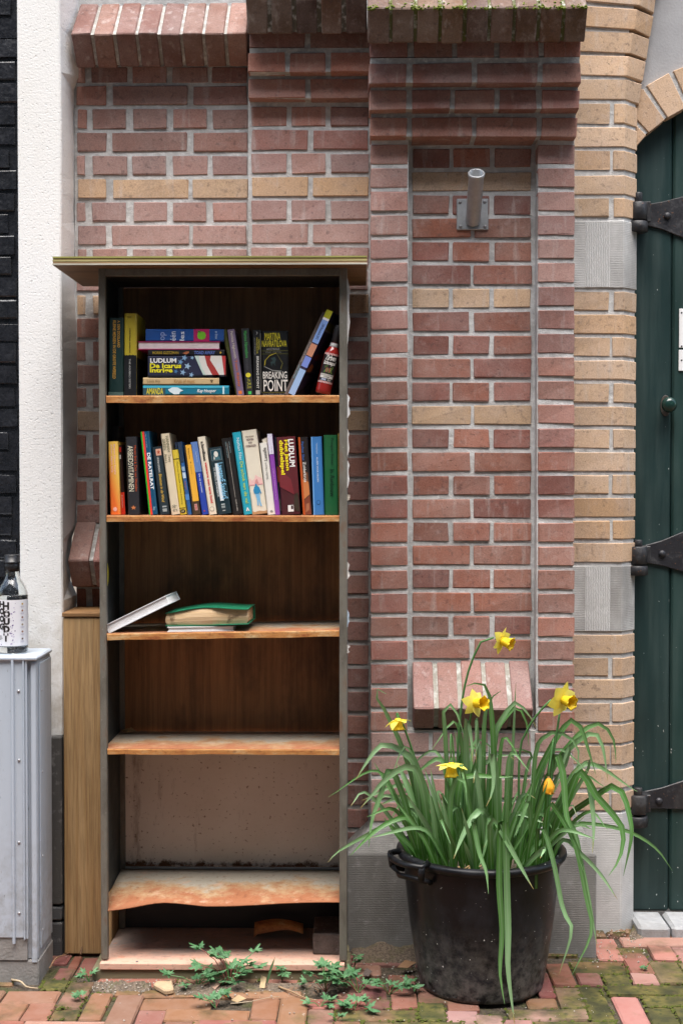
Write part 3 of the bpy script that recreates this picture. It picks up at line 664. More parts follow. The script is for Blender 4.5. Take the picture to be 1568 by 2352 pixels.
# ------------------------------------------------------------------ timber post
tp = thing('timber_post', 'pale treated timber post with flat cap left of the bookcase', 'post', (X(186, 3.43, 1800), 3.43, 0))
xp0, xp1 = X(147, 3.43, 1800), -.6605
box('post_shaft', xp0, xp1, 3.43, 3.585, 0, zz(1419, 3.43), PINE, tp, None, .003)
box('post_cap', xp0 - .002, xp1, 3.426, 3.60, zz(1418.5, 3.43) + .0005, zz(1408, 3.426), PINEX, tp, None, .002)

# ------------------------------------------------------------------ bookcase
YF, YBK = 3.278, 3.53
bx0, bx1 = X(229, YF, 1300), X(797, YF, 1300); ztop = zz(615, YF, 500)
bc = thing('open_bookcase', 'weathered open street bookcase with plywood roof and rusty shelves', 'bookcase', ((bx0 + bx1) / 2, 3.40, 0))
iw = .0165
zs5 = .20
box('front_post', bx0, bx0 + iw, YF, YF + .02, .042, ztop, FRM, bc, None, .0015)
box('front_post', bx1 - .0195, bx1, YF, YF + .02, .042, ztop, FRM, bc, None, .0015)
box('back_post', bx0 + .001, bx0 + .018, YBK - .016, YBK + .01, .04, ztop - .002, FRM, bc, None, .0015)
box('back_post', bx1 - .018, bx1 - .001, YBK - .016, YBK + .01, .04, ztop - .002, FRM, bc, None, .0015)
box('top_rail', bx0 + iw, bx1 - .0195, YF + .002, YF + .018, zz(632, YF), ztop - .001, FRM, bc, None, .001)
box('top_panel', bx0 + .003, bx1 - .003, YF + .019, YBK, ztop - .012, ztop - .003, DARKP, bc, (.05, .042, .034), 0)
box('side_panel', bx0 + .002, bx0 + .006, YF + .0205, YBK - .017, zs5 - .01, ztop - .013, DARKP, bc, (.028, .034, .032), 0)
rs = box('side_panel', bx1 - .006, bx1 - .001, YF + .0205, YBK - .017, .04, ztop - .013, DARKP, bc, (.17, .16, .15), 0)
z4 = zz(1722, YF)
box('back_panel', bx0 + .0185, bx1 - .0185, YBK - .006, YBK + .004, z4 - .02, ztop - .013, VEN, bc, None, 0)
box('back_panel', bx0 + .0185, bx1 - .0185, YBK - .004, YBK + .004, zs5 + .006, z4 - .021, CREAM, bc, None, 0)
box('back_panel', bx0 + .0185, bx1 - .0185, YBK - .004, YBK + .004, .04, zs5 + .005, DARKP, bc, (.035, .034, .033), 0)
# roof: five plies
rz0, rz1 = zz(607, 3.225), zz(587, 3.225); rx0, rx1 = X(122, 3.225, 600), X(842, 3.225, 600)
roof = box('roof_board', rx0 + .001, rx1 - .001, 3.2262, 3.575, rz0, rz1 - .0002, PLYU, bc, None, 0)
cols_ = [(.52, .50, .42), (.40, .25, .13), (.42, .36, .16), (.27, .19, .07), (.34, .33, .10)]; th = (rz1 - rz0) / 5
for i in range(5):
    j = (0, .0012, .0004, .0014, .0002)[i]
    box('ply_layer', rx0 - .001 + j, rx1 + .001 - j, 3.224 + j, 3.2258, rz0 + i * th, rz0 + (i + 1) * th - .0003, PLYE, roof, cols_[i], 0)
    box('ply_layer', rx1 - .0008, rx1 + .001 - j, 3.2265, 3.576, rz0 + i * th, rz0 + (i + 1) * th - .0003, PLYE, roof, cols_[i], 0)
    box('ply_layer', rx0 - .001 + j, rx0 + .0008, 3.2265, 3.576, rz0 + i * th, rz0 + (i + 1) * th - .0003, PLYE, roof, cols_[i], 0)
# shelves
sx0, sx1 = bx0 + .0075, bx1 - .0075
def shelf(zl, zr, th, yf):
    vs = [(sx0, yf, zl), (sx1, yf, zr), (sx1, YBK - .017, zr), (sx0, YBK - .017, zl), (sx0, yf, zl - .003), (sx1, yf, zr - .003), (sx1, YBK - .017, zr - .003), (sx0, YBK - .017, zl - .003)]
    s = mk('shelf', vs, [(0, 1, 2, 3), (7, 6, 5, 4), (0, 4, 5, 1), (1, 5, 6, 2), (2, 6, 7, 3), (3, 7, 4, 0)], RUST, bc)
    xa, xb = sx0 + iw - .006, sx1 - .0125
    n = 14; v2, f2 = [], []
    for i in range(n + 1):
        x = xa + (xb - xa) * i / n; z = zl + (zr - zl) * i / n; w = random.uniform(-.0009, .0009)
        v2 += [(x, yf - .002 + w, z - .0002), (x, yf - .003 + w, z - .003), (x, yf - .002 + w, z - th + w), (x, yf + .012, z - th + .001 + w), (x, yf + .012, z - .0032)]
    for i in range(n):
        for k in range(4): f2.append((i * 5 + k, i * 5 + k + 1, i * 5 + k + 6, i * 5 + k + 5))
    f2 += [(0, 1, 2, 3, 4), tuple(n * 5 + k for k in (4, 3, 2, 1, 0))]
    mk('shelf_lip', v2, f2, LIP, s)
    return s
YS = YF + .0045
Z1, Z2 = zz(908, YS), zz(1184, YS); Z3l, Z3r = zz(1456, YS), zz(1447, YS)
shelf(Z1, Z1 + .0005, .0185, YS); shelf(Z2, Z2, .0155, YS); shelf(Z3l, Z3r, .0165, YS); shelf(z4, z4 + .0006, .014, YS)
# bent lowest shelf
nx, ny = 28, 8; vs, fs = [], []
prof = [(0, 2094), (.07, 2090), (.13, 2085), (.2, 2077), (.26, 2074), (.33, 2076), (.42, 2080), (.55, 2078), (.75, 2074), (1, 2071)]
def lerp(t):
    for (a, ya), (b, yb) in zip(prof, prof[1:]):
        if t <= b: return ya + (yb - ya) * (t - a) / (b - a)
zb5 = zz(1995, YBK)
for i in range(nx + 1):
    t = i / nx; zf = zz(lerp(t), YF + .002, 520)
    for j in range(ny + 1):
        q = j / ny; z = zf * (1 - q) ** 2.2 + zb5 * (1 - (1 - q) ** 2.2) + .002 * math.sin(9 * t + 4 * q) * (1 - q)
        vs.append((sx0 + .002 + (sx1 - sx0 - .004) * t, YF + .002 + (YBK - .02 - YF) * q, z))
m_ = (ny + 1)
for i in range(nx):
    for j in range(ny): fs.append((i * m_ + j, (i + 1) * m_ + j, (i + 1) * m_ + j + 1, i * m_ + j + 1))
s5 = mk('bent_shelf', vs, fs, RUST, bc, None, True); s5['label'] = 'sagging torn lowest shelf crusted with orange rust'
sm = s5.modifiers.new('thickness', 'SOLIDIFY'); sm.thickness = .0022
box('back_rail', sx0 + .012, sx1 - .012, YBK - .022, YBK - .0165, zb5 + .002, zb5 + .009, GALV, bc, (.13, .14, .15), .001)
# bottom board, plank
zb = zz(2223, 3.262)
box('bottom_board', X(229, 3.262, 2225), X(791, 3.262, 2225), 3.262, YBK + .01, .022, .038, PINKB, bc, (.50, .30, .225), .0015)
box('base_plank', X(210, 3.264, 2245), X(804, 3.264, 2245), 3.268, 3.40, -.01, .0215, PLANK, bc, (.20, .175, .105), .003)
box('base_plank', X(330, 3.27, 2245), X(800, 3.264, 2245), 3.41, 3.52, -.01, .0215, PLANK, bc, (.20, .175, .105), .003)
for px in (315, 746):
    c = W(px, 2216, 3.275); vs, fs = lathe([(.0035, 0), (.003, .0012), (0, .0014)], 10); mk('screw', [(c.x + v[0], 3.275 + v[1], .0381 + v[2]) for v in vs], fs, GALV, bc, (.12, .12, .12), True)
# peeling paper on the right outer side
for (y0, y1, y2, ww) in ((640, 790, 0, .05), (905, 960, 1, .02), (985, 1050, 0, .03), (1058, 1120, 1, .018), (1135, 1150, 2, .03), (1290, 1330, 0, .02), (1400, 1440, 3, .022), (1480, 1500, 0, .015)):
    xo = bx1 - .0006; za, zb2 = zz(y1, YF + .01), zz(y0, YF + .01); n = 6; vs, fs = [], []
    for i in range(n + 1):
        z = za + (zb2 - za) * i / n; w = random.uniform(-.002, .003)
        vs += [(xo, YF + .021 + ww + w * 2, z), (xo + .0006, YF + .004, z), (xo + (.003 + random.uniform(0, .005)) * (1 if 0 < i < n else .3), YF + .0035 + w * .3, z)]
    for i in range(n): fs += [(i * 3, i * 3 + 1, i * 3 + 4, i * 3 + 3), (i * 3 + 1, i * 3 + 2, i * 3 + 5, i * 3 + 4)]
    o = mk('peeling_paper', vs, fs, PAPER, bc, [(.62, .60, .58), (.72, .72, .72), (.50, .45, .38), (.45, .55, .66)][y2])
    o.modifiers.new('thickness', 'SOLIDIFY').thickness = .0004
# yellow sticker inside the left panel
c = W(248, 1322, YF + .03)
vs, fs = lathe([(.034, 0), (0, 0.0003)], 24)
st_ = mk('round_sticker', [(bx0 + .0066 + v[2], YF + .055 + v[0] * .9, c.z + v[1]) for v in vs], fs, PLAIN, bc, (.80, .70, .02)); tag(st_)
sv, sf = lathe([(.016, 0), (0, 0.0003)], 16)
mk('sticker_mark', [(bx0 + .0071 + v[2], YF + .050 + v[0] * .6, c.z + v[1] * .8) for v in sv], sf, PLAIN, bc, (.02, .02, .02))

# ------------------------------------------------------------------ lettering
TC = {}
def text_mesh(s, bold, shear):
    k = (s, bold, shear)
    if k not in TC:
        cu = bpy.data.curves.new('lettering', 'FONT'); cu.body = s; cu.offset = bold; cu.shear = shear; cu.resolution_u = 2; cu.fill_mode = 'FRONT'
        cu.align_x = 'CENTER'; cu.space_line = .85
        o = bpy.data.objects.new('lettering_tmp', cu); col.objects.link(o)
        dg = bpy.context.evaluated_depsgraph_get(); me = bpy.data.meshes.new_from_object(o.evaluated_get(dg))
        vs = [v.co.copy() for v in me.vertices]; fs = [tuple(p.vertices) for p in me.polygons]
        bpy.data.objects.remove(o); bpy.data.curves.remove(cu); bpy.data.meshes.remove(me)
        x0, x1 = min(v.x for v in vs), max(v.x for v in vs); y0, y1 = min(v.y for v in vs), max(v.y for v in vs)
        TC[k] = ([((v.x - x0) / (x1 - x0), (v.y - y0) / (y1 - y0)) for v in vs], fs)
    return TC[k]
def lettering(parent, s, mode, u0, u1, v0, v1, color, w, h, y=-.0009, bold=0.0, shear=0.0):
    pts, fs = text_mesh(s, bold, shear); vs = []
    for a, b in pts:
        if mode == 'D': u, v = u0 + b * (u1 - u0), v1 - a * (v1 - v0)
        elif mode == 'U': u, v = u1 - b * (u1 - u0), v0 + a * (v1 - v0)
        elif mode == 'I': u, v = u1 - a * (u1 - u0), v1 - b * (v1 - v0)
        else: u, v = u0 + a * (u1 - u0), v0 + b * (v1 - v0)
        vs.append(((u - .5) * w, y, v * h))
    me = bpy.data.meshes.new('lettering'); me.from_pydata(vs, [], fs)
    return raw('lettering', me, PRINT, parent, (0, 0, 0), None, color)
def patch(parent, poly, color, w, h, y=-.0005, name='printed_band', m=None):
    me = bpy.data.meshes.new(name); me.from_pydata([((u - .5) * w, y, v * h) for u, v in poly], [], [tuple(range(len(poly)))])
    return raw(name, me, m or PRINT, parent, (0, 0, 0), None, color)
def rect(u0, u1, v0, v1): return [(u0, v0), (u1, v0), (u1, v1), (u0, v1)]

# ------------------------------------------------------------------ books
def book(label, P0, P1, t, depth, cover, group, deco=(), pages=(.55, .47, .35), m=None, spine=True, dy=0.0):
    P0, P1 = Vector(P0), Vector(P1); up = (P1 - P0); h = up.length; up /= h
    o = thing('book', label, 'book', P0, math.atan2(up.x, up.z), group)
    c = .0016; b = min(.003, t * .22); a = t / 2
    if spine: pr = [(-a + b, 0), (a - b, 0), (a, b), (a, depth), (a - c, depth), (a - c, c + .001), (-a + c, c + .001), (-a + c, depth), (-a, depth), (-a, b)]
    else: pr = None
    if spine:
        n = len(pr); vs = [(p[0], p[1], 0) for p in pr] + [(p[0], p[1], h) for p in pr]
        fs = [tuple(range(n)), tuple(range(2 * n - 1, n - 1, -1))] + [(i, i + n, (i + 1) % n + n, (i + 1) % n) for i in range(n)]
        me = bpy.data.meshes.new('cover'); me.from_pydata(vs, [], fs); fixn(me); raw('cover', me, m or COVER, o, (0, 0, 0), None, cover)
        y0, y1 = c + .0012, depth - .003
    else:
        for s in (-1, 1):
            x0, x1 = (s * a, s * (a - c)) if s < 0 else (s * (a - c), s * a)
            raw('cover', bevbox(boxv(x0, x1, 0, depth, 0, h), BOXF, 0), COVER, o, (0, 0, 0), None, cover)
        raw('spine', bevbox(boxv(-a + c, a - c, depth - .002, depth, 0, h), BOXF, 0), COVER, o, (0, 0, 0), None, cover)
        y0, y1 = .002, depth - .0025
    raw('page_block', bevbox(boxv(-a + c + .0002, a - c - .0002, y0, y1, .002, h - .002), BOXF, 0), PAPER, o, (0, 0, 0), None, pages)
    for d in deco:
        if d[0] == 'T':
            _, s, mode, u0, u1, v0, v1, cc = d[:8]; lettering(o, s, mode, u0, u1, v0, v1, cc, t, h, -.0009, *(d[8:] or ()))
        elif d[0] == 'R': patch(o, rect(*d[1:5]), d[5], t, h, d[6] if len(d) > 6 else -.0005)
        elif d[0] == 'P': patch(o, d[1], d[2], t, h, d[3] if len(d) > 3 else -.0005)
    return o
TOPG, MIDG = 'books on the top shelf', 'books standing on the second shelf'
def cA(cx, cy): return 218.2 + cx * .4028, 677.5 + cy * .4028
def cB(cx, cy): return 218.2 + cx * .4028, 947.4 + cy * .4028
def up_book(label, conv, b0, b1, t0, t1, ytop, zbase, Y, depth, cover, group, deco=(), **k):
    xb, _ = conv((b0 + b1) / 2, 0); xt, yt = conv((t0 + t1) / 2, ytop); s = 3000 / Y
    p1 = W(xt, yt, Y); p0 = Vector((W(xb, 1110, Y).x, Y, zbase)); th = ((b1 - b0) + (t1 - t0)) / 2 * .4028 / s
    if th > .0: pass
    up = (p1 - p0).normalized(); p0.z += abs(up.x) * th / 2 + .0006
    return book(label, p0, p1, th, depth, cover, group, deco, **k)
T = 'T'
ZT1, ZT2 = Z1 + .0003, Z2 + .0002
up_book('dark teal hardback with gold spine lettering on the top shelf', cA, 80, 165, 80, 165, 130, ZT1, 3.312, .13, '16302f', TOPG,
        [(T, 'A. DEN DOOLAARD', 'D', .58, .76, .62, .965, 'c9983f', .012), (T, 'KLEINE MENSEN IN DE GROTE WERELD', 'D', .28, .48, .22, .965, 'c9983f', .012), ('R', 0, 1, 0, .05, '48605c')])
o = up_book('thick book with yellow upper and black lower half of the spine', cA, 170, 240, 168, 238, 105, ZT1, 3.312, .135, 'b5a32f', TOPG,
        [('R', 0, 1, .0, .49, '14161a'), ('P', [(0, .49), (.12, .484), (.2, .492), (.32, .484), (.45, .493), (.57, .484), (.7, .492), (.85, .484), (1, .49), (1, .497), (.85, .491), (.7, .5), (.57, .492), (.45, .5), (.32, .491), (.2, .499), (.12, .491), (0, .497)], '14161a', -.0006),
         (T, 'CRISTINA GARCIA', 'D', .40, .52, .52, .82, '1c1a10', .01), (T, 'THE AGÜERO SISTERS', 'D', .38, .55, .09, .45, 'b9bbb9', .0), ('R', .25, .6, .95, .965, '8d7c1e')])
# lower half of its cover is black too
tt = (70 * .4028) / (3000 / 3.312); hh = .2
mkl('printed_band', [(tt / 2 + .0004, .002, .0), (tt / 2 + .0004, .134, .0), (tt / 2 + .0004, .134, .098), (tt / 2 + .0004, .002, .098)], [(0, 1, 2, 3)], PRINT, o, '14161a')
def flat_book(label, c0, c1, y0, y1, cover, deco=(), Y=3.312, depth=.12, **k):
    x0, ya = cA(c0, y0); x1, yb = cA(c1, y1); ym = (ya + yb) / 2
    p0, p1 = W(x0, ym, Y), W(x1, ym, Y); th = W(x0, ya, Y).z - W(x0, yb, Y).z
    return book(label, p0, p1, th * .985, depth, cover, 'books lying in a stack on the top shelf', deco, **k)
flat_book('teal blue paperback with a yellow title at the bottom of the lying stack', 275, 765, 516, 571, '14748f',
          [('R', 0, .42, 0, 1, '2c4c55'), ('R', 0, 1, .0, .22, '3fa7c4', -.0006), ('P', [(0, .42)] * 0 + [(0, .3), (.45, .3), (.52, .75), (.5, 1), (0, 1)][::1], '2c4c55') if False else ('R', 0, 0, 0, 0, '000000'),
           (T, 'AMANDA', 'U', .25, .93, .04, .235, 'd9d23c', .012), (T, 'Kay Hooper', 'U', .38, .82, .63, .85, 'e8efef', .015, .25), ('R', .1, .9, .925, .94, 'bfe0e8', -.0006),
           ('P', [(.3, .34), (.35, .38), (.3, .43), (.55, .47), (.8, .42), (.9, .36), (.6, .31)], 'cfe4ea', -.0007)] if False else
          [('R', 0, .25, 0, .99, '45b0cc'), ('R', .25, 1, 0, .26, '33505a', -.0006), (T, 'AMANDA', 'U', .25, .93, .04, .235, 'd9d23c', .012), (T, 'Kay Hooper', 'U', .38, .82, .63, .85, 'e8efef', .015, .25),
           ('P', [(.34, .30), (.42, .29), (.18, .34), (.2, .40), (.34, .43), (.55, .47), (.66, .43), (.9, .42), (.92, .36), (.66, .31)][1:], 'cfe4ea', -.0007), ('R', .1, .9, .925, .945, 'bfe0e8', -.0006)])
flat_book('thin cream paperback with faded brown title in the lying stack', 275, 708, 470, 513, 'cbb184',
          [(T, 'Louis Arp', 'U', .3, .78, .055, .225, '6e5a35'), (T, 'Kruis of munt', 'U', .25, .75, .41, .68, 'a5763d', .008), (T, '&', 'D', .3, .7, .88, .92, '4e3d25')])
st5 = lambda u, v, r, w=.265: [(u + r * 1.0 * (1 if k % 2 == 0 else .42) * math.sin(k * math.pi / 5), v + r * w * (1 if k % 2 == 0 else .42) * math.cos(k * math.pi / 5)) for k in range(10)]
flat_book('thick thriller with stars and stripes on its spine in the lying stack', 303, 745, 346, 466, '2a2d44',
          [('P', [(0, .60), (1, .72), (1, 1), (0, 1)], 'd9d5cf'), ('P', [(0, .73), (.45, .76), (1, .84), (1, .93), (.55, .86), (.2, .80), (0, .81)], 'a33a38', -.0006), ('P', [(0, .95), (1, .985), (1, 1), (0, 1)], 'b53a3c', -.0006),
           ('P', [(0, .60), (.5, .66), (1, .72), (1, .76), (.6, .70), (.2, .66), (0, .66)], 'bcd0c8', -.0006), ('R', .38, .62, .885, .94, 'd8d8d8', -.0007)] +
          [('P', st5(u, v, r), c, -.0007) for u, v, r, c in ((.10, .47, .16, '7fa3c4'), (.5, .51, .18, '9dbbd3'), (.3, .42, .15, '6f97bd'), (.8, .45, .16, '88aaca'), (.15, .35, .12, '47709b'), (.75, .36, .12, '4f7aa8'), (.92, .56, .14, '86a9c9'), (.1, .57, .1, '8fb4cf'))] +
          [(T, 'LUDLUM', 'U', .12, .34, .03, .365, 'f2f2f2', .03), (T, 'De Icarus', 'U', .36, .60, .025, .43, 'e6dc2c', .035), (T, 'intrige', 'U', .60, .87, .025, .32, 'e6dc2c', .035), ('R', .92, 1, 0, 1, '1b1f2b', -.0006)])
flat_book('thin black paperback lying above the stars and stripes thriller', 303, 738, 312, 346, '17181c',
          [(T, 'MORRIS GLEITZMAN', 'U', .28, .76, .06, .40, 'b79a34', .008), (T, 'TOAD AWAY', 'U', .2, .8, .605, .88, '5b6fb0', .03), ('P', [(.6, .45), (.3, .5), (.25, .54), (.55, .535), (.8, .5)], 'a2603f'), ('P', st5(.5, .95, .3, .055), 'c9a23a')])
flat_book('white paged book in a magenta cover lying under the blue one', 245, 712, 265, 311, 'b02363', [], pages=(.72, .62, .62), spine=False)
flat_book('blue book with a green apple on a magenta square topping the stack', 290, 735, 194, 266, '1d4a8e',
          [('R', 0, 1, .615, .815, 'a51e5a'), ('P', [(.32 + .32 * math.cos(k * math.pi / 8) + .2, .715 + .062 * math.sin(k * math.pi / 8) * (1 + .15 * math.cos(2 * k * math.pi / 8))) for k in range(16)], '6fb32b', -.0007), ('P', [(.2, .66), (.1, .68), (.22, .71), (.28, .69)], '3d7a1e', -.0008),
           (T, 'op', 'I', .25, .9, .19, .27, '8f9fd0'), (T, 'één', 'I', .2, .95, .315, .385, 'cfd9ee'), (T, 'les', 'I', .2, .92, .435, .495, 'e8eefa'), (T, 'xnup at', 'I', .15, .8, .885, .925, 'a9bbdd')])
up_book('slim olive green book leaning against the lying stack', cA, 806, 830, 722, 748, 197, ZT1, 3.318, .125, '4a4c22', TOPG)
up_book('purple grey paperback leaning with orange title lettering', cA, 812, 850, 752, 796, 196, ZT1, 3.312, .125, '7b6a86', TOPG,
        [(T, 'Patricia Highsmith', 'D', .3, .75, .56, .97, 'd5cdbb', .01), (T, 'Tom Ripley', 'D', .3, .75, .13, .54, 'cd6a35', .012), ('R', .3, .75, .02, .07, 'd8793c')])
up_book('dark grey paperback with green title and a yellow dot', cA, 862, 904, 832, 878, 190, ZT1, 3.312, .12, '2b2a2e', TOPG,
        [(T, 'Martina Navratilova', 'D', .32, .72, .56, .96, '4fae5c', .008), (T, 'Liz Nickles', 'D', .32, .66, .38, .54, '57535a'), ('P', [(.5 + .34 * math.cos(k * math.pi / 8), .305 + .035 * math.sin(k * math.pi / 8)) for k in range(16)], 'd8cb3a'),
         (T, 'The\nTotal\nZone', 'H', .25, .8, .11, .25, 'b7b347', .01), ('R', .35, .75, .02, .065, '49c05f')])
up_book('black paperback with worn spine and white title reading downwards', cA, 905, 950, 898, 946, 199, ZT1, 3.312, .11, '19191b', TOPG,
        [(T, 'MARTINA', 'D', .66, .88, .70, .86, 'b7ad3e'), (T, 'NAVRATILOVA', 'D', .42, .64, .64, .88, 'b7ad3e'), (T, 'and LIZ NICKLES', 'D', .18, .34, .62, .88, '8b8b88'), (T, 'BREAKING POINT', 'D', .42, .72, .11, .60, 'd9d7d0', .01), ('R', .3, .8, .02, .085, 'a7a5a0'), (T, '3', 'H', .4, .6, .93, .97, '9b9b9b'), ('R', .93, .98, .05, .95, '77746d', -.0006)])
o = up_book('black paperback showing its front cover between spine and leaning magazines', cA, 952, 1104, 947, 1100, 205, ZT1, 3.318, .022, '121214', TOPG,
        [(T, 'MARTINA', 'H', .13, .72, .86, .97, 'c8bd2f', .008), (T, 'NAVRATILOVA', 'H', .03, .95, .755, .855, 'c8bd2f', .008), (T, 'and LIZ NICKLES', 'H', .2, .68, .705, .74, '9b9b98'), ('R', 0, 1, .692, .696, '7d7a33'), ('R', 0, 1, .645, .649, '7d7a33'), (T, 'Winner - USA Today', 'H', .15, .75, .66, .685, '85837c'),
         ('P', [(.13, .55), (.30, .625), (.55, .665), (.555, .655), (.31, .615), (.15, .545)], 'a99b2a'), ('P', [(.13, .55), (.10, .47), (.13, .47), (.16, .545)], 'a99b2a'), ('P', [(.55, .665), (.78, .50), (.70, .42), (.72, .41), (.80, .50), (.56, .667)], '6f6a33'), ('P', [(.10, .46), (.4, .40), (.75, .385), (.75, .375), (.4, .388), (.10, .45)], '8f8f8c'),
         ('P', [(.35, .58), (.5, .6), (.55, .56), (.5, .5), (.52, .45), (.46, .5), (.4, .5), (.38, .45), (.34, .52), (.42, .54)], '2e3f3f'),
         (T, 'BREAKING', 'H', .05, .95, .265, .375, 'e4e0d8', .01), (T, 'POINT', 'H', .07, .97, .07, .25, 'e4e0d8', .01), ('R', .0, 1, .052, .056, '8d8635'), (T, 'A novel of murder on the tennis circuit', 'H', .05, .92, .012, .038, '9e9b92')])
# leaning magazines at the right end of the top shelf
up_book('grey magazine leaning to the right at the end of the top shelf', cA, 1078, 1106, 1296, 1322, 100, ZT1, 3.312, .20, '6a5d58', TOPG,
        [(T, 'de Kracht van de nieuwe', 'D', .2, .7, .40, .64, 'b9aea6'), (T, 'Lieve Schreurs', 'D', .2, .7, .2, .36, '7fa9b5')])
o = up_book('magazine with blue spine and dark purple cover leaning by the small bottle', cA, 1104, 1136, 1322, 1364, 94, ZT1, 3.308, .15, '3a2f4d', TOPG,
        [('R', 0, 1, 0, .30, '9fbbe0'), ('R', 0, 1, .33, .45, '7d8fd6'), ('R', 0, 1, .46, .60, 'c98a6d'), ('R', 0, 1, .615, .885, '7f9fd8'), ('R', 0, 1, .885, .91, 'e3dfe6'), ('R', 0, 1, .91, 1, 'a9a826'), (T, '24M Photobook 2012', 'D', .3, .7, .66, .84, '39456b')])
th_ = (32 + 42) / 2 * .4028 / (3000 / 3.308); hL = .2035
def side(poly, c, dx=.0005): mkl('printed_band', [(th_ / 2 + dx, a, b * hL) for a, b in poly], [tuple(range(len(poly)))], PRINT, o, c)
o.rotation_euler.z = R(-10)
side([(.004, .905), (.148, .905), (.148, .998), (.004, .998)], '6f6d18'); side([(.004, .88), (.148, .88), (.148, .904), (.004, .904)], '8d8792')
side([(.004, .52), (.05, .60), (.12, .62), (.12, .55), (.05, .5)], '6d1d28', .0007); side([(.004, .33), (.03, .45), (.06, .42), (.05, .34)], 'b0713e', .0007); side([(.004, .30), (.148, .36), (.148, .34), (.004, .28)], '15131c', .0007); side([(.004, .02), (.12, .28), (.135, .28), (.03, .02)], '15131c', .0008)

# second shelf
B = cB
up_book('grey box file standing at the back behind the orange spine', B, 74, 140, 72, 138, 78, ZT2, 3.43, .07, '3a3634', MIDG)
up_book('bright orange and yellow spine at the left end of the second shelf', B, 88, 145, 75, 130, 165, ZT2, 3.308, .12, 'f0a030', MIDG,
        [(T, 'Margriet Dijkstra Shanghai', 'D', .52, .74, .55, .96, 'f2c8d8', .004), (T, 'Zeven dagen lang', 'D', .24, .44, .58, .96, 'f2c8d8', .004), ('P', [(.5 + .2 * math.cos(k * math.pi / 6), .075 + .03 * math.sin(k * math.pi / 6)) for k in range(12)], 'f4b9a8')], m=SUNSET)
up_book('thin red and black book leaning beside the bright orange spine', B, 146, 176, 130, 152, 186, ZT2, 3.325, .11, '2a1512', MIDG,
        [('R', 0, 1, .0, .32, 'c8321c'), ('R', 0, .8, .9, .97, 'b3241c'), ('R', .1, .7, .80, .86, 'b8b8b8'), (T, 'Boterham', 'D', .35, .65, .1, .28, 'e0b8a8')])
up_book('charcoal paperback with tall white title and orange author line', B, 188, 255, 175, 238, 138, ZT2, 3.306, .125, '2a2a2e', MIDG,
        [(T, 'ARBEIDSVITAMINEN', 'D', .16, .62, .30, .885, 'e2ddc4', .0), (T, 'Martin Bril & Dirk van Weelden', 'D', .72, .93, .30, .885, 'c4552c', .0), ('P', st5(.5, .09, .26, .12), 'c77a4a')])
up_book('tall blue book with green and red stripes along the spine', B, 308, 358, 262, 306, 108, ZT2, 3.303, .13, '134f70', MIDG,
        [('R', 0, .17, 0, 1, '2fa02a'), ('R', .17, .42, 0, 1, 'e33a30'), (T, 'DE RATELRAT', 'D', .52, .90, .30, .74, 'eef3f5', .03), (T, 'van de vertaler', 'D', .55, .68, .80, .97, '8fb0bf'), (T, 'Reis', 'D', .55, .88, .05, .09, '9cc3d0')])
up_book('dark teal paperback with small picture and golden script title', B, 370, 425, 325, 380, 195, ZT2, 3.306, .115, '26333a', MIDG,
        [('R', .35, .9, .87, .965, 'd9a58c'), ('P', st5(.62, .917, .2, .2), 'a84a32', -.0006), (T, 'VIRGINIA ANDREWS', 'D', .40, .58, .62, .85, 'e2e2da'), (T, 'Bloemen in de Wind', 'D', .38, .68, .18, .60, 'd9b04a', .008, .2), ('R', .35, .8, .105, .125, 'a8b0ae'), ('R', .35, .8, .04, .085, '9aa3a2')])
up_book('tall cream book with green serif title at the top', B, 436, 484, 375, 422, 120, ZT2, 3.303, .13, 'dccdb0', MIDG,
        [(T, 'HANNAH\nGREEN', 'D', .1, .88, .77, .965, '47502a', .0), (T, 'Twee\nAnna\'s', 'D', .1, .88, .64, .75, '55583a'), (T, 'de G', 'D', .25, .8, .04, .12, '3f4a46')])
up_book('narrow yellow crime paperback with black bars on the spine', B, 487, 521, 437, 476, 213, ZT2, 3.308, .11, 'd9c03c', MIDG,
        [('R', 0, 1, .855, .865, '1c1a12'), ('R', 0, 1, .095, .105, '1c1a12'), (T, 'Moord voor de bruiloft  Charlotte Armstrong', 'D', .4, .72, .16, .82, '2e2a18'), ('P', [(.5 + .42 * math.cos(k * math.pi / 6), .05 + .032 * math.sin(k * math.pi / 6)) for k in range(12)], '1c1a12'), (T, 'GP', 'H', .28, .72, .035, .065, 'e8dca0')])
up_book('thin book with mottled yellow and black spine', B, 521, 532, 452, 470, 170, ZT2, 3.32, .11, '2c3a52', MIDG, [('R', 0, 1, .05, .35, '9c8a3c'), ('R', 0, 1, 0, .05, 'b8b6b4'), ('R', 0, 1, .4, .55, '3a2c2a')])
up_book('thin book with cloudy blue spine beside the yellow crime paperback', B, 530, 553, 472, 492, 168, ZT2, 3.308, .12, '2f5f9a', MIDG, [('R', 0, 1, .72, 1, '2a3b52'), ('R', .1, .9, .5, .58, 'bcd0de'), ('R', .1, .9, .6, .66, '8fa9c0'), ('R', 0, 1, .2, .28, '4f86c2'), (T, 'NACHT', 'D', .3, .7, .34, .46, 'b5653a')])
up_book('yellow spine with dark brown foot and a small red label', B, 553, 607, 511, 547, 185, ZT2, 3.306, .12, '4a3a28', MIDG,
        [('R', .22, 1, .19, 1, 'e6ad3c'), (T, 'Barbara Vine', 'D', .45, .62, .80, .95, '4f3818'), (T, '*', 'D', .42, .68, .735, .76, '2e2010', .03), (T, 'Zwijg voor mij', 'D', .45, .66, .58, .71, '9a7628', 0, .2), ('R', .38, .72, .06, .15, 'd8a8a0', -.0006), (T, 'EXTRA', 'D', .44, .66, .07, .14, 'b02a2a', .02)])
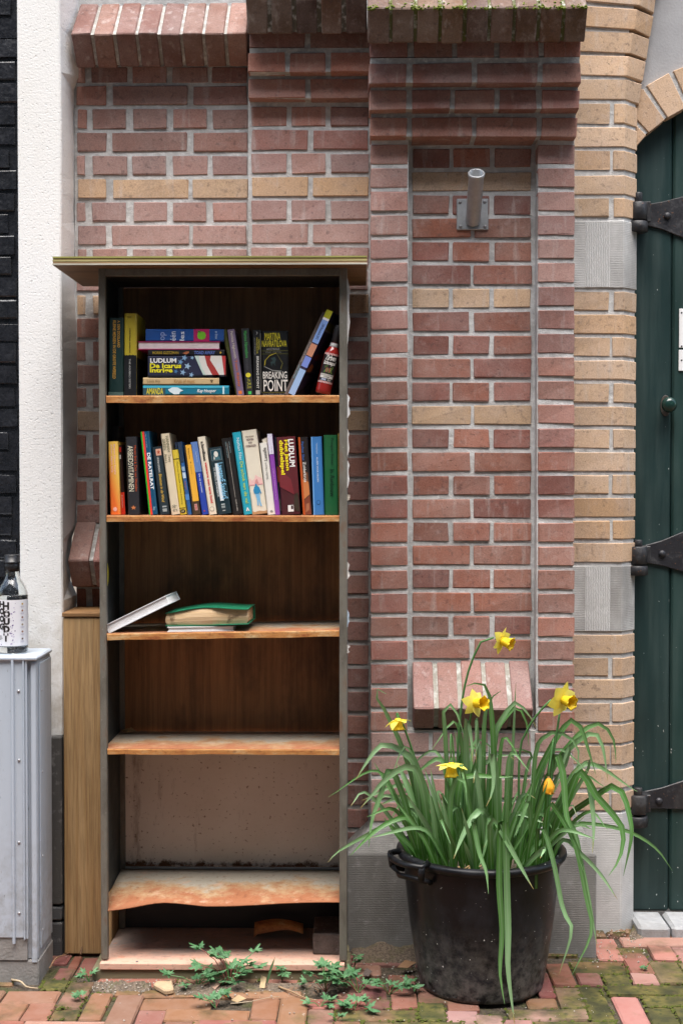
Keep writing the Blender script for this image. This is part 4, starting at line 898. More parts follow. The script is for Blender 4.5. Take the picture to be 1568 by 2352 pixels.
up_book('book with light blue upper and deep blue lower spine', B, 610, 649, 546, 582, 168, ZT2, 3.306, .12, '2b45a8', MIDG,
        [('R', 0, 1, .585, 1, '5f7fb8'), (T, 'Theo Bouwman', 'D', .5, .68, .72, .87, 'c3cfe4'), (T, 'De zij espresso', 'D', .4, .68, .30, .56, 'dfe6f2', .008), ('R', .35, .55, .04, .06, 'b04a5a')])
up_book('cream paperback with black and red lower case title', B, 651, 694, 583, 626, 138, ZT2, 3.303, .125, 'e2d8c2', MIDG,
        [(T, 'a.koolhaas', 'D', .36, .76, .69, .94, '1c1a18', .03), (T, 'vanwege een tere huid', 'D', .38, .8, .145, .67, 'd03038', .03), ('P', [(.5 + .3 * math.cos(k * math.pi / 8), .07 + .03 * math.sin(k * math.pi / 8)) for k in range(16)], '6a645c'), ('P', [(.5 + .25 * math.cos(k * math.pi / 8), .07 + .025 * math.sin(k * math.pi / 8)) for k in range(16)], 'e2d8c2', -.0007)])
up_book('dark teal thriller with square portrait and pale blue title', B, 699, 780, 645, 720, 198, ZT2, 3.306, .12, '1d3138', MIDG,
        [('R', .16, .9, .80, .965, '8f9496'), ('R', .18, .88, .805, .96, '1c4450', -.0006), ('P', [(.52 + .16 * math.cos(k * math.pi / 6), .895 + .045 * math.sin(k * math.pi / 6)) for k in range(12)], 'd8d6cc', -.0008), ('P', [(.3, .81), (.36, .86), (.5, .85), (.7, .86), (.8, .81)], '3f6a74', -.0007), ('P', [(.30, .82), (.34, .87), (.4, .85), (.4, .82)], 'd0cfc6', -.0009),
         ('R', .34, .6, .20, .76, 'd9e2e6', -.0006), (T, 'LawrencE SanderS', 'D', .52, .92, .22, .76, '86c4e6', .012), (T, 'DE EERSTE ZONDEBOK', 'D', .18, .32, .26, .70, 'd5dad8', .008), ('R', .35, .62, .135, .155, 'a9b3b3'), ('R', .35, .62, .09, .125, '8f9a9a'), ('R', .4, .6, .045, .06, 'a9b3b3')])
up_book('black book with a thin pale line running down the spine', B, 786, 846, 721, 779, 145, ZT2, 3.306, .125, '221f1e', MIDG,
        [('R', .47, .50, .22, .93, 'b7b0a6'), (T, 'tama janowitz', 'D', .62, .75, .80, .95, '9dbac0', .0), (T, 'slaven van new york', 'D', .28, .42, .74, .95, '9dbac0', .0), (T, 'uitgeverij bert bakker', 'D', .42, .58, .04, .20, 'c9c4ba', .0)])
up_book('tall turquoise book with white and yellow green lettering', B, 851, 894, 779, 831, 112, ZT2, 3.303, .13, '2aa3b8', MIDG,
        [(T, 'Nathan Filer', 'D', .42, .78, .655, .93, 'dff0f0', .0), (T, 'De schok van de val', 'D', .42, .80, .135, .64, 'c4d43a', .004), ('P', [(.35, .04), (.47, .04), (.55, .065), (.62, .04), (.76, .04), (.6, .085), (.5, .085)], 'e8e4dc')])
o = up_book('worn cream book with a man in blue walking away on its spine', B, 899, 981, 833, 920, 100, ZT2, 3.306, .13, 'e3dac6', MIDG,
        [(T, 'Hartman', 'H', .22, .78, .915, .935, '5a4436', .01), (T, 'VECHTEN', 'H', .26, .74, .875, .90, '5c3a44', .02), (T, 'VOOR', 'H', .36, .62, .84, .862, '5c3a44', .02), (T, 'OVERMORGEN', 'H', .16, .84, .80, .826, '5c3a44', .02),
         ('R', .05, .98, .345, .355, 'dd9aa0'), ('P', [(.05, .355), (.05, .40), (.15, .44), (.25, .40), (.45, .42), (.55, .47), (.7, .44), (.95, .42), (.98, .355)], 'e6bcb6'), ('P', [(.42, .36), (.5, .4), (.62, .42), (.7, .36)], 'c98d8a', -.0007),
         ('P', [(.30, .25), (.28, .29), (.36, .325), (.44, .335), (.44, .355), (.5, .362), (.56, .352), (.56, .335), (.68, .32), (.76, .27), (.8, .24), (.74, .235), (.68, .27), (.68, .245), (.5, .24), (.36, .245)], '2f86b4', -.0008), ('P', [(.36, .243), (.5, .238), (.68, .243), (.66, .15), (.72, .09), (.62, .09), (.54, .17), (.52, .10), (.42, .105), (.44, .17)], '7ab4d8', -.0009),
         ('P', [(0, 0), (1, 0), (1, .035), (.8, .028), (.5, .04), (.2, .03), (0, .045)], 'b58b62', -.0006)])
flv = [(.03, 0, .186), (.044, .002, .19), (.0485, .004, .180), (.042, .003, .165), (.034, .0, .170)]
fl = mkl('torn_flap', flv, [(0, 1, 2, 3, 4)], PAPER, o, 'cfc6b4'); fl.modifiers.new('thickness', 'SOLIDIFY').thickness = .0008
up_book('slim white book whose black title reads upwards', B, 984, 1028, 938, 980, 172, ZT2, 3.303, .12, 'e6e2d8', MIDG,
        [(T, 'Stefan Heym', 'U', .38, .72, .49, .72, '1e1c1a'), (T, 'Lassalle', 'U', .36, .80, .75, .93, '1e1c1a', .008), (T, 'G', 'H', .38, .72, .03, .06, '1e1c1a', .03)])
up_book('thin book with white top and violet lower spine', B, 1030, 1052, 979, 1011, 122, ZT2, 3.303, .12, '8a46a8', MIDG,
        [('R', 0, 1, .75, 1, 'd6d2e2'), (T, '1 | 14', 'D', .5, .72, .77, .84, '6d6a78'), (T, 'verhalen uit de Tegendraadsheid van hier', 'D', .4, .68, .18, .58, 'c8a4d6')])
up_book('narrow dark book squeezed beside the maroon thriller', B, 1052, 1063, 1022, 1034, 140, ZT2, 3.312, .12, '25252e', MIDG, [('R', .3, 1, .42, .62, '8a3a28'), ('R', 0, 1, .05, .2, '4a4a42')])
up_book('wide maroon thriller with bold white and yellow title', B, 1064, 1171, 1036, 1140, 138, ZT2, 3.304, .125, '4a2024', MIDG,
        [('P', [(0, .36), (1, .24), (1, 1), (0, 1)], '5c2328'), ('P', [(0, .36), (.75, .25), (.62, .45), (0, .60)], '742a30', -.0006), ('P', [(.75, .25), (.95, .28), (.98, .03), (.72, .05), (.70, .15)], '3b3026', -.0006),
         (T, 'LUDLUM', 'D', .60, .90, .61, .965, 'f0eeea', .03), (T, 'Het Jason', 'D', .34, .60, .565, .96, 'ecd827', .035), (T, 'dubbelspel', 'D', .06, .34, .515, .96, 'ecd827', .035), ('R', .36, .66, .035, .12, 'e4e2de', -.0007), ('R', .53, .64, .067, .114, '3b1a1c', -.0009), ('R', .40, .45, .045, .11, '3b1a1c', -.0002)])
up_book('black spine fading to orange with blue and white lettering', B, 1186, 1240, 1158, 1210, 140, ZT2, 3.306, .125, '26201f', MIDG,
        [('R', 0, .22, 0, 1, 'b5501e'), ('P', [(.22, .20), (.85, .26), (.8, .46), (.22, .5)], 'c47a48'), ('P', [(.22, .0), (.9, .0), (.85, .25), (.22, .19)], '7a3f2c'), ('P', [(.3, .03), (.7, .06), (.75, .15), (.4, .14)], 'a5694a', -.0007), ('P', [(.22, .46), (.8, .42), (.8, .54), (.22, .58)], '6d4630', -.0006),
         (T, 'Pauline Slot', 'D', .30, .56, .70, .94, '4a6cae', .008), (T, 'Zuiderkruis', 'D', .34, .64, .42, .68, 'e3e0da', .012)])
up_book('mid blue book with small white title beside the green one', B, 1246, 1306, 1231, 1291, 138, ZT2, 3.305, .125, '3c78b8', MIDG,
        [(T, 'Yolanda Entius', 'D', .45, .6, .78, .92, 'c2d4e4'), (T, 'ALLEEN VOOR HELDEN', 'D', .45, .6, .42, .74, 'dfe8ee', .0), ('P', [(.5 + .2 * math.cos(k * math.pi / 8), .16 + .03 * math.sin(k * math.pi / 8)) for k in range(16)], '1f3f63'), ('P', [(.5 + .16 * math.cos(k * math.pi / 8), .16 + .024 * math.sin(k * math.pi / 8)) for k in range(16)], '3c78b8', -.0007), ('R', 0, .12, 0, 1, '6ba3dc')])
up_book('broad green cloth hardback with dark blind lettering at the right end', B, 1312, 1386, 1301, 1383, 128, ZT2, 3.308, .13, '1c5c34', MIDG,
        [(T, 'Prosper Rinser', 'D', .45, .72, .62, .96, '0d2c1b'), (T, 'In Aanbouw', 'D', .42, .74, .23, .57, '0a2416', .004)])
o_ = up_book('very thin yellowed booklet against the right post', B, 1385, 1391, 1384, 1391, 118, ZT2, 3.315, .12, 'b59a4c', MIDG)

# third shelf: three loose books
LOOSE = 'loose books on the third shelf'
def z3(x): return Z3l + (Z3r - Z3l) * (x - sx0) / (sx1 - sx0)
def free_book(label, corners, thick, cover, pages, roll=0.0):
    pass
def slab_book(label, loc, rot, w, d, h, cover, pages, spine_side=1, extra=None):
    o = thing('book', label, 'book', loc, 0, LOOSE); o.rotation_euler = rot
    c = .0018
    raw('cover', bevbox(boxv(-w / 2, w / 2, 0, d, 0, c), BOXF, 0), COVER, o, (0, 0, 0), None, cover)
    tp_ = raw('cover', bevbox(boxv(-w / 2, w / 2, 0, d, h - c, h), BOXF, 0), COVER, o, (0, 0, 0), None, cover)
    raw('spine', bevbox(boxv(-w / 2, w / 2, d - .002, d, c, h - c), BOXF, 0), COVER, o, (0, 0, 0), None, cover)
    raw('page_block', bevbox(boxv(-w / 2 + .003, w / 2 - .003, .003, d - .0025, c + .0002, h - c - .0002), BOXF, 0), PAPER, o, (0, 0, 0), None, pages)
    return o
# leaning white book: its lower edge rests on the left of the shelf
pL = W(247, 1457, YF + .01); pR = W(392, 1386, YF + .01)
ang = math.atan2(pR.z - pL.z, pR.x - pL.x); wlen = (pR - pL).length
ctr = (pL + pR) / 2; ctr.y = YF + .008
o = slab_book('white paperback leaning askew at the left of the third shelf', ctr, (0, -ang, R(-4)), wlen, .125, .0235, 'e4e6ea', (.80, .80, .80))
mkl('printed_band', [(-.045, .012, .0238), (.07, .012, .0238), (.07, .1, .0238), (-.045, .1, .0238)], [(0, 1, 2, 3)], PRINT, o, '1f2f52')
pc_ = W(461, 1449, YF + .012); xw = z3(pc_.x)
o = slab_book('slim white book lying under the yellowed one', (pc_.x, YF + .012, xw + .0004), (0, -math.atan2(Z3r - Z3l, sx1 - sx0), R(2)), .168, .12, .0125, 'dcdcda', (.82, .82, .82))
# thick yellowed book with green cover, swollen pages
o = thing('book', 'thick swollen book with green cover and yellowed fire stained pages', 'book', (W(474, 1440, YF).x, YF + .014, xw + .0142), 0, LOOSE)
o.rotation_euler = (0, R(-1.6), R(-3))
n = 14; w2, dp = .212, .13; vs, fs = [], []
def topz(t): return .034 + .006 * math.sin(t * math.pi) - .002 * math.cos(t * 7) + .006 * t
def botz(t): return .0022 + .003 * abs(t - .45)
def frt(t, q): return .004 + .004 * math.sin(q * math.pi) * -1 + .002 * math.sin(t * 9)
for i in range(n + 1):
    t = i / n; x = -w2 / 2 + .004 + (w2 - .010) * t
    for q in (0, .25, .5, .75, 1): vs.append((x + (.004 if i == 0 else -.006 if i == n else 0) * math.sin(q * math.pi) * -1, frt(t, q) + (.004 if t > .6 else 0), botz(t) + (topz(t) - botz(t)) * q))
    vs.append((x, dp - .004, topz(t))); vs.append((x, dp - .004, botz(t)))
for i in range(n):
    for k in range(7): fs.append((i * 7 + k, i * 7 + (k + 1) % 7, (i + 1) * 7 + (k + 1) % 7, (i + 1) * 7 + k))
fs += [tuple(range(6, -1, -1)), tuple(n * 7 + k for k in range(7))]
PGS = NT('yellowed_scorched_pages'); tcz = PGS.n('TexCoord').outputs['Object']; mpz = PGS.n('Mapping', {'Vector': tcz}); mpz.inputs['Scale'].default_value = (1, 1, 40)
lin_ = PGS.noise(14, mpz.outputs[0], detail=5); blot = PGS.noise(30, tcz, detail=4)
cc = PGS.mix(PGS.ramp(lin_, .35, .65), (.50, .33, .17), (.66, .50, .32)); cc = PGS.mix(PGS.ramp(blot, .60, .72, 0, .85), cc, (.10, .055, .03))
PGS = PGS.done(cc, .9, PGS.bump(lin_, .4, .001), .2)
mkl('page_block', vs, fs, PGS, o, None)
for nm, zf, off in (('cover', topz, .0012), ('cover', botz, -.0012)):
    vs, fs = [], []
    for i in range(n + 1):
        t = i / n; x = -w2 / 2 + w2 * t
        for y in (-.002 + .003 * math.sin(t * 5) , dp): vs.append((x, y, zf(t) + off))
    for i in range(n): fs.append((i * 2, i * 2 + 1, i * 2 + 3, i * 2 + 2))
    c_ = mkl(nm, vs, fs, COVER, o, (.012, .17, .085)); c_.modifiers.new('thickness', 'SOLIDIFY').thickness = .0014
box_ = mkl('spine', boxv(-w2 / 2, w2 / 2, dp - .003, dp, .002, .036), BOXF, COVER, o, (.012, .17, .085))

# things on the bottom board
bp = W(738, 2150, 3.40)
q = box('dark_brick', -.125, -.045, 3.33, 3.47, .0385, .092, BR, None, (.055, .038, .030), .003, .001); tag(q, 'dark soot brown brick lying on the bottom board of the bookcase', 'brick')
vs, fs = [], []; n = 14
for i in range(n + 1):
    t = i / n; p = W(584 + 112 * t, 2121 + 3 * math.sin(t * 5), 3.46 - .02 * t); z = .068 + .010 * math.sin(t * 3.4) - .004
    w = .022 * (1 - .3 * t) + (.016 if i == 0 else 0)
    vs += [(p.x, 3.44, z - w * .5 - .004 * math.sin(t * 6)), (p.x, 3.47, z + .010)]
for i in range(n): fs.append((i * 2, i * 2 + 2, i * 2 + 3, i * 2 + 1))
q = mk('rusty_strip', vs, fs, LIP, None, None, True); q.modifiers.new('thickness', 'SOLIDIFY').thickness = .002
tag(q, 'curled rusty orange metal strip beside the dark brick', 'metal strip')
vs, fs = tube([W(505, 1681, 3.50) + Vector((-.25 + .0, 0, 0)) * 0 + Vector((0, 0, 0)), W(510, 1681, 3.50)], .001, 4)
dl = [W(277, 1677, 3.49), W(290, 1680, 3.48), W(300, 1673, 3.48), W(313, 1679, 3.47)]
q = mk('dry_leaf', [dl[0], dl[1] + Vector((0, -.012, -.001)), dl[2] + Vector((0, 0, .002)), dl[3], dl[2] + Vector((0, .012, .001)), dl[1] + Vector((0, .012, .004))], [(0, 1, 2, 5), (1, 3, 4, 2), (2, 4, 5)], DRY, None, (.40, .27, .13))
q.modifiers.new('thickness', 'SOLIDIFY').thickness = .0006; tag(q, 'curled dry leaf at the back of the fourth shelf', 'leaf')

# small schnapps bottle leaning at the right end of the top shelf
def bottle(name, label, cat, loc, rot, prof, gm, n=32):
    o = thing(name, label, cat, loc); o.rotation_euler = rot
    vs, fs = lathe(prof, n); me = bpy.data.meshes.new('glass'); me.from_pydata(vs, [], fs); fixn(me); me.polygons.foreach_set('use_smooth', [True] * len(me.polygons)); raw('glass', me, gm, o, (0, 0, 0), None, (.30, .018, .014))
    return o
bb = W(740.5, 906, 3.318); sb = 3.318 / 3000
o = bottle('schnapps_bottle', 'small red schnapps bottle with pine cone label leaning on the top shelf', 'bottle', (bb.x, 3.315, ZT1 + .0045), (0, R(13.5), 0),
           [(0, .003), (.016, .001), (.0192, .004), (.0196, .012), (.0196, .098), (.0185, .108), (.013, .118), (.0095, .126), (.0088, .135), (.0088, .136)], GLRED)
vs, fs = lathe([(.0088, .134), (.0102, .1345), (.0102, .176), (.0095, .178), (0, .178)], 20); mkl('cap', vs, fs, PLAIN, o, (.03, .03, .035), True)
vs, fs = lathe([(.0085, .12), (.0118, .1225), (.0102, .128), (.0102, .132)], 16, math.pi * 1.2, -math.pi * .95); mkl('neck_string', vs, fs, PLAIN, o, (.6, .6, .6), True)
def wrap(r, a0, a1, z0, z1, color, parent, name='label', n=14, m=None):
    vs, fs = lathe([(r, z0), (r, z1)], n, a1 - a0, a0); return mkl(name, vs, fs, m or PRINT, parent, color, True)
def wraptext(parent, s, r, ac, half, z0, z1, color, bold=0.0, shear=0.0, vertical=False):
    pts, fs = text_mesh(s, bold, shear); vs = []
    for a, b in pts:
        th = ac + (a - .5) * 2 * half; vs.append((r * math.cos(th), r * math.sin(th), z0 + b * (z1 - z0)))
    me = bpy.data.meshes.new('lettering'); me.from_pydata(vs, [], fs); return raw('lettering', me, PRINT, parent, (0, 0, 0), None, color)
fr = -math.pi / 2
wrap(.0200, fr - 1.15, fr + 1.15, .028, .104, '241c1c', o); 
for za in (.028, .100):
    for i in range(12):
        a = fr - 1.12 + i * .19; wrap(.02013, a, a + .1, za, za + .0045, 'd8c8c4' if i % 1 == 0 else 'a03030', o, 'label_check', 2)
        wrap(.02013, a + .1, a + .19, za, za + .0045, 'b03a3a', o, 'label_check', 2)
wraptext(o, 'Zirben', .02018, fr, .72, .086, .100, 'e8e4de', .02, .2); wraptext(o, 'Schnapsl', .02018, fr, .85, .072, .085, 'e8e4de', .02, .2)
for i in range(26):
    a = fr + random.uniform(-.6, .6); z = .061 + random.uniform(-.009, .009); l = random.uniform(.15, .3); wrap(.02016 + i * .000004, a, a + l * .35, z, z + random.uniform(.002, .006), random.choice(['5b7a33', '476828', '7d9a4a']), o, 'pine_twig', 1)
for da in (-.16, .2): wrap(.0203, fr + da - .11, fr + da + .11, .056, .067, '8a5648', o, 'pine_cone', 3)
wrap(.0202, fr - .9, fr + .9, .0405, .051, 'cfcac2', o); wraptext(o, 'GROSSGLOCKNER', .02034, fr, .82, .0465, .0500, '2a2624', .01); wraptext(o, '3798M', .02034, fr, .35, .0418, .0455, '2a2624', .01)
wrap(.0202, fr - .62, fr + .05, .0345, .0395, '5b6a90', o, 'label_emblem'); wraptext(o, 'HAAS', .02034, fr - .28, .26, .0352, .039, 'd5d8e0', .02); wraptext(o, '0,1l', .02034, fr + .45, .2, .0345, .039, 'e8e4de', .01); wraptext(o, 'Likör - Spirituose', .02034, fr, .8, .0328, .0342, 'e8e4de', .01)

# ------------------------------------------------------------------ grey cabinet with gin bottle
yc0, yc1 = 3.233, 3.385; cx1 = X(84, yc0, 1800); cx0 = -1.18; CG = (.45, .51, .585)
cb = thing('utility_cabinet', 'light grey metal utility cabinet with ribbed door beside the white corner', 'cabinet', ((cx0 + cx1) / 2, 3.31, 0))
ztc = zz(1509, 3.228); 
box('lid', cx0, X(85.5, 3.228, 1510), 3.226, yc1 + .004, zz(1520, 3.228), ztc, CAB, cb, CG, .004)
box('carcass', cx0, cx1, yc0 + .012, yc1, .055, zz(1521, 3.228), CAB, cb, tuple(v * .92 for v in CG), .002)
dr = box('cabinet_door', cx0, X(62, yc0, 1800), yc0, yc0 + .0115, zz(2160, yc0), zz(1514, yc0), CAB, cb, CG, .003)
for (a, b, pr, bt) in ((27, 33, .007, 2170), (53, 57, .006, 2160), (59, 63.5, .003, 2158), (-60, -54, .007, 2170)):
    pbox('door_rib', a, b, 1512, bt, yc0 - pr, yc0 + .004, CAB, dr, CG, .0018)
pbox('corner_post', 72, 84.5, 1522, 2212, yc0 + .003, yc0 + .0118, CAB, cb, CG, .002)
sp = box('side_panel', cx1 + .0004, cx1 + .003, yc0 + .03, yc1 - .002, .075, zz(1528, yc0), CAB, cb, CG, .001)
for (qx, qy) in ((43.5, 1587), (44.5, 1746), (44.5, 1935), (45, 2097)):
    c = W(qx, qy, yc0); vs, fs = lathe([(.0038, 0), (.0036, .0015), (.002, .0025), (0, .0028)], 10); mk('screw', [(c.x + v[0], yc0 - .0003 - v[2], c.z + v[1]) for v in vs], fs, GALV, dr, (.5, .5, .52), True)
for qy in (1588, 1776, 1970, 2140):
    c = W(92, qy, yc0 + .03); vs, fs = lathe([(.003, 0), (.0026, .0015), (0, .002)], 8); mk('screw', [(cx1 + .003 + v[2], yc0 + .048 + v[0], c.z + v[1]) for v in vs], fs, GALV, cb, (.5, .5, .52), True)
box('concrete_base', cx0, cx1 + .002, yc0 + .006, yc1 + .01, -.02, .054, CONC, cb, (.30, .29, .28), .004)
box('concrete_base', cx0, X(63, yc0, 2200), yc0 + .003, yc0 + .012, .054, zz(2150, yc0), CONC, cb, (.30, .29, .28), .001)
gx = W(29.5, 1490, 3.30); zg = ztc + .0004
o = thing('gin_bottle', 'clear glass gin bottle with purple flecked white label on the grey cabinet', 'bottle', (gx.x, 3.30, zg))
rB = .0395
outp = [(0, .004), (.030, .0), (.0385, .004), (rB, .012), (rB, .142), (.0385, .156), (.034, .170), (.024, .184), (.0182, .194), (.0172, .205), (.0172, .217)]
inn = [(.0140, .217), (.0140, .205), (.0150, .195), (.021, .182), (.031, .168), (.0355, .155), (.0365, .142), (.0365, .022), (.033, .017), (0, .02)]
vs, fs = lathe(outp + inn, 36); me = bpy.data.meshes.new('glass'); me.from_pydata(vs, [], fs); fixn(me); me.polygons.foreach_set('use_smooth', [True] * len(me.polygons)); raw('glass', me, GLASS, o)
vs, fs = lathe([(0, .0203), (.0331, .0173), (.03655, .0222), (.03655, .1425), (.0364, .1462), (0, .1462)], 32); mkl('spirit', vs, fs, WATER, o, None, True)
vs, fs = lathe([(.0173, .2065), (.0190, .2065), (.0192, .2265), (.0185, .2272), (.0205, .2275), (.0207, .2315), (.0188, .232), (.0188, .2475), (.0178, .249), (0, .249)], 24); mkl('cap', vs, fs, PLAIN, o, (.016, .016, .018), True)
wrap(rB + .0003, fr - 1.5, fr + 1.62, .0205, .1365, (.74, .74, .78), o, 'label', 30)
RL = rB + .0007
bk = (.020, .016, .016)
wraptext(o, 'H', RL, fr - .43, .17, .118, .134, bk, .05); wraptext(o, 'H', RL, fr - .14, .21, .112, .1315, bk, .05)
for s, a, z0, z1, hw in (('O', -.43, .1, .1165, .19), ('O', -.10, .092, .111, .24), ('O', -.43, .0805, .098, .19), ('U', -.10, .0735, .0915, .21), ('G', -.43, .061, .0785, .20), ('D', -.10, .0545, .0725, .21), ('T', -.15, .032, .053, .17)):
    wraptext(o, s, RL, fr + a, hw, z0, z1, bk, .07)
wraptext(o, 'NO ZERO\nGIN N°24\nALCOHOLIC\n& SPIRIT', RL, fr - .62, .26, .036, .047, bk, .005)
for i in range(70):
    a = fr + random.choice([random.uniform(-1.2, -.68), random.uniform(.12, .5), random.uniform(-.6, .45)]); z = random.uniform(.023, .134)
    if -.65 < a - fr < .12 and .03 < z < .13: continue
    r_ = random.uniform(.0005, .0016); b_ = [(RL - .0001, a + r_ / rB * math.cos(k), z + r_ * 1.2 * math.sin(k)) for k in (0, 1.05, 2.1, 3.14, 4.2, 5.25)]
    mkl('label_fleck', [(q[0] * math.cos(q[1]), q[0] * math.sin(q[1]), q[2]) for q in b_], [(0, 1, 2, 3, 4, 5)], PRINT, o, random.choice(['5a2d82', '6b3d96', '472070', 'a79ac0']))
for i, z in enumerate((.124, .107, .09, .072, .054, .036)): 
    wrap(RL, fr + .86, fr + .98, z, z + .0042, ['b79a3c', '8a5a34', '7d4a3a', '8d7a52', '8a5a3c', '5d4a44'][i], o, 'label_mark', 2); wrap(RL, fr + .76, fr + 1.08, z - .0045, z - .0035, 'b9b6c8', o, 'label_line', 3); wrap(RL, fr + .80, fr + 1.05, z - .0065, z - .0057, 'b9b6c8', o, 'label_line', 3)

# ------------------------------------------------------------------ ground
g = mk('ground', [(-60, -60, -.012), (60, -60, -.012), (60, 60, -.012), (-60, 60, -.012)], [(0, 1, 2, 3)], SOIL); tag(g, kind='structure')
g['label'] = 'sandy soil between and around the paving bricks'
pvm = tag(mk('pavement', [(-2.2, 1.5, -.009), (2.0, 1.5, -.009), (2.0, 3.7, -.009), (-2.2, 3.7, -.009)], [(0, 1, 2, 3)], JOINT), kind='structure')
def c6(x, y): return x * .3662, 2095.7 + y * .3662
def c7(x, y): return 516.7 + x * .3662, 2095.7 + y * .3662
def c8(x, y): return 1090.9 + x * .3043, 2038.3 + y * .3043
PCOL = {'r': (.205, .095, .060), 'd': (.18, .062, .050), 'p': (.30, .158, .130), 'o': (.225, .118, .068), 'm': (.19, .105, .055)}
PL = []
L6 = [(0, 345, 487, 560, 'o', .12), (-130, 118, 563, 668, 'r', .1), (124, 300, 561, 668, 'r', .12), (304, 482, 602, 668, 'm', .45), (352, 508, 432, 592, 'o', .35), (487, 632, 502, 668, 'r', .22), (645, 822, 515, 712, 'r', .1),
      (875, 1320, 526, 596, 'r', .06), (826, 1002, 602, 716, 'r', .05), (1022, 1555, 600, 670, 'r', .12), (1008, 1186, 677, 760, 'r', .1), (1192, 1640, 677, 745, 'r', .25), (112, 632, 675, 750, 'p', .1), (-120, 106, 675, 760, 'r', .1),
      (247, 410, 415, 480, 'm', .62), (332, 440, 347, 412, 'd', .2), (470, 580, 278, 384, 'd', .12), (424, 482, 272, 343, 'd', .1), (-200, -10, 487, 560, 'r', .1), (715, 870, 480, 512, 'r', .2), (880, 1250, 480, 522, 'r', .15)]
L7 = [(150, 320, 533, 668, 'r', .05), (327, 503, 533, 712, 'r', .05), (508, 678, 598, 716, 'o', .25), (684, 1212, 600, 671, 'm', .5), (1218, 1388, 565, 672, 'm', .55), (1396, 1600, 612, 700, 'p', .2), (864, 1500, 677, 745, 'm', .6), (684, 858, 676, 740, 'r', .3), (1043, 1210, 492, 596, 'r', .15),
      (888, 1038, 535, 596, 'd', .3), (512, 884, 537, 595, 'r', .2), (-230, 145, 672, 740, 'r', .1) if False else (-180, 314, 672, 745, 'r', .1), (1025, 1200, 392, 488, 'd', .25), (700, 1010, 440, 530, 'd', .2), (1215, 1420, 470, 560, 'r', .15), (1395, 1600, 520, 608, 'r', .1)]
L8 = [(1114, 1760, 372, 436, 'p', .12), (938, 1130, 377, 538, 'p', .15), (1172, 1364, 452, 646, 'r', .35), (1348, 1530, 442, 540, 'p', .2), (1545, 1760, 448, 556, 'p', .25), (1393, 1620, 558, 722, 'm', .45), (746, 1163, 552, 648, 'm', .6), (592, 768, 572, 738, 'd', .2),
      (788, 968, 652, 734, 'd', .1), (994, 1186, 654, 734, 'm', .65), (1200, 1392, 652, 727, 'p', .05), (1012, 1760, 733, 810, 'm', .68), (482, 608, 642, 824, 'd', .12), (642, 848, 750, 904, 'r', .35), (876, 1068, 742, 1006, 'm', .85), (1134, 1338, 822, 1048, 'p', .05),
      (1284, 1800, 815, 890, 'm', .72), (1348, 1560, 896, 1046, 'm', .74), (1568, 1800, 896, 1046, 'm', .74), (402, 628, 830, 904, 'r', .2), (254, 868, 911, 994, 'p', .38), (14, 226, 957, 1056, 'p', .28), (238, 450, 999, 1090, 'p', .22), (458, 1090, 1010, 1090, 'm', .6), (1630, 1800, 560, 726, 'm', .4)]
for L_, cv in ((L6, c6), (L7, c7), (L8, c8)):
    for (x0, x1, yb, yf, cc, mo_) in L_:
        fa, fb, bk_ = G(*cv(x0, yf)), G(*cv(x1, yf)), G(*cv(x0, yb)); PL.append((fa.x, fb.x, fa.y, bk_.y, cc, mo_))
def hit(x0, x1, y0, y1): return any(x0 < b[1] and x1 > b[0] and y0 < b[3] and y1 > b[2] for b in PL)
y = 1.9                                                   # the paving goes on outside the picture
r_ = 0
while y < 3.62:
    x = -2.1 + (r_ % 2) * .105
    while x < 1.9:
        for w in (.2, .095):
            q = (x, x + w, y, y + .068)
            if not hit(q[0] - .002, q[1] + .002, q[2] - .002, q[3] + .002):
                PL.append(q + (random.choice('rrrod'), random.uniform(.05, .3) + (.25 if x > .35 else 0))); x += w + .006; break
        else: x += .02
    y += .0735; r_ += 1
PCACHE = {}
PL.sort(key=lambda b: -b[2])
for (x0, x1, y0, y1, cc, mo_) in PL:
    w, d = x1 - x0 + .0005, y1 - y0 + .0005; key = (round(w / .004), round(d / .004), random.randrange(2))
    if y0 > 3.60: continue
    if key not in PCACHE: PCACHE[key] = bevbox(boxv(-w / 2, w / 2, -d / 2, d / 2, -.05, 0), BOXF, .0035, .0016); PCACHE[key].name = 'paving_brick'
    c = [v * random.uniform(.85, 1.15) for v in PCOL[cc]]
    put('paving_brick', PCACHE[key], PAV, pvm, ((x0 + x1) / 2, (y0 + y1) / 2, random.uniform(-.003, .0015)), (random.uniform(-.012, .012), random.uniform(-.012, .012), random.uniform(-.008, .008)), tuple(c) + (mo_,))

# moss cushions in the joints of the mossy paving
mv, mf = [], []
for (x0, x1, y0, y1, cc, mo_) in PL:
    if mo_ < .22 or y0 < 2.9 or y0 > 3.5: continue
    for i in range(int(95 * mo_ * ((x1 - x0) + (y1 - y0)) / .27)):
        t = random.random(); e = random.randrange(4); r = random.uniform(.0014, .0042); s_ = random.gauss(0, .0022)
        x, y = ((x0 + (x1 - x0) * t, y0 + s_) if e == 0 else (x0 + (x1 - x0) * t, y1 + s_) if e == 1 else (x0 + s_, y0 + (y1 - y0) * t) if e == 2 else (x1 + s_, y0 + (y1 - y0) * t))
        b = len(mv); z0 = -.0012; mv += [(x + r * a * 1.3, y + r * c_ * 1.3, z0 + r * d) for a, c_, d in ((1, 0, 0), (-1, 0, 0), (0, 1, .1), (0, -1, 0), (.2, 0, .9), (0, 0, -1))]
        mf += [tuple(b + k for k in f) for f in ((0, 2, 4), (2, 1, 4), (1, 3, 4), (3, 0, 4))]
o = mk('moss', mv, mf, MOSS, pvm, (.085, .10, .018)); o['kind'] = 'stuff'
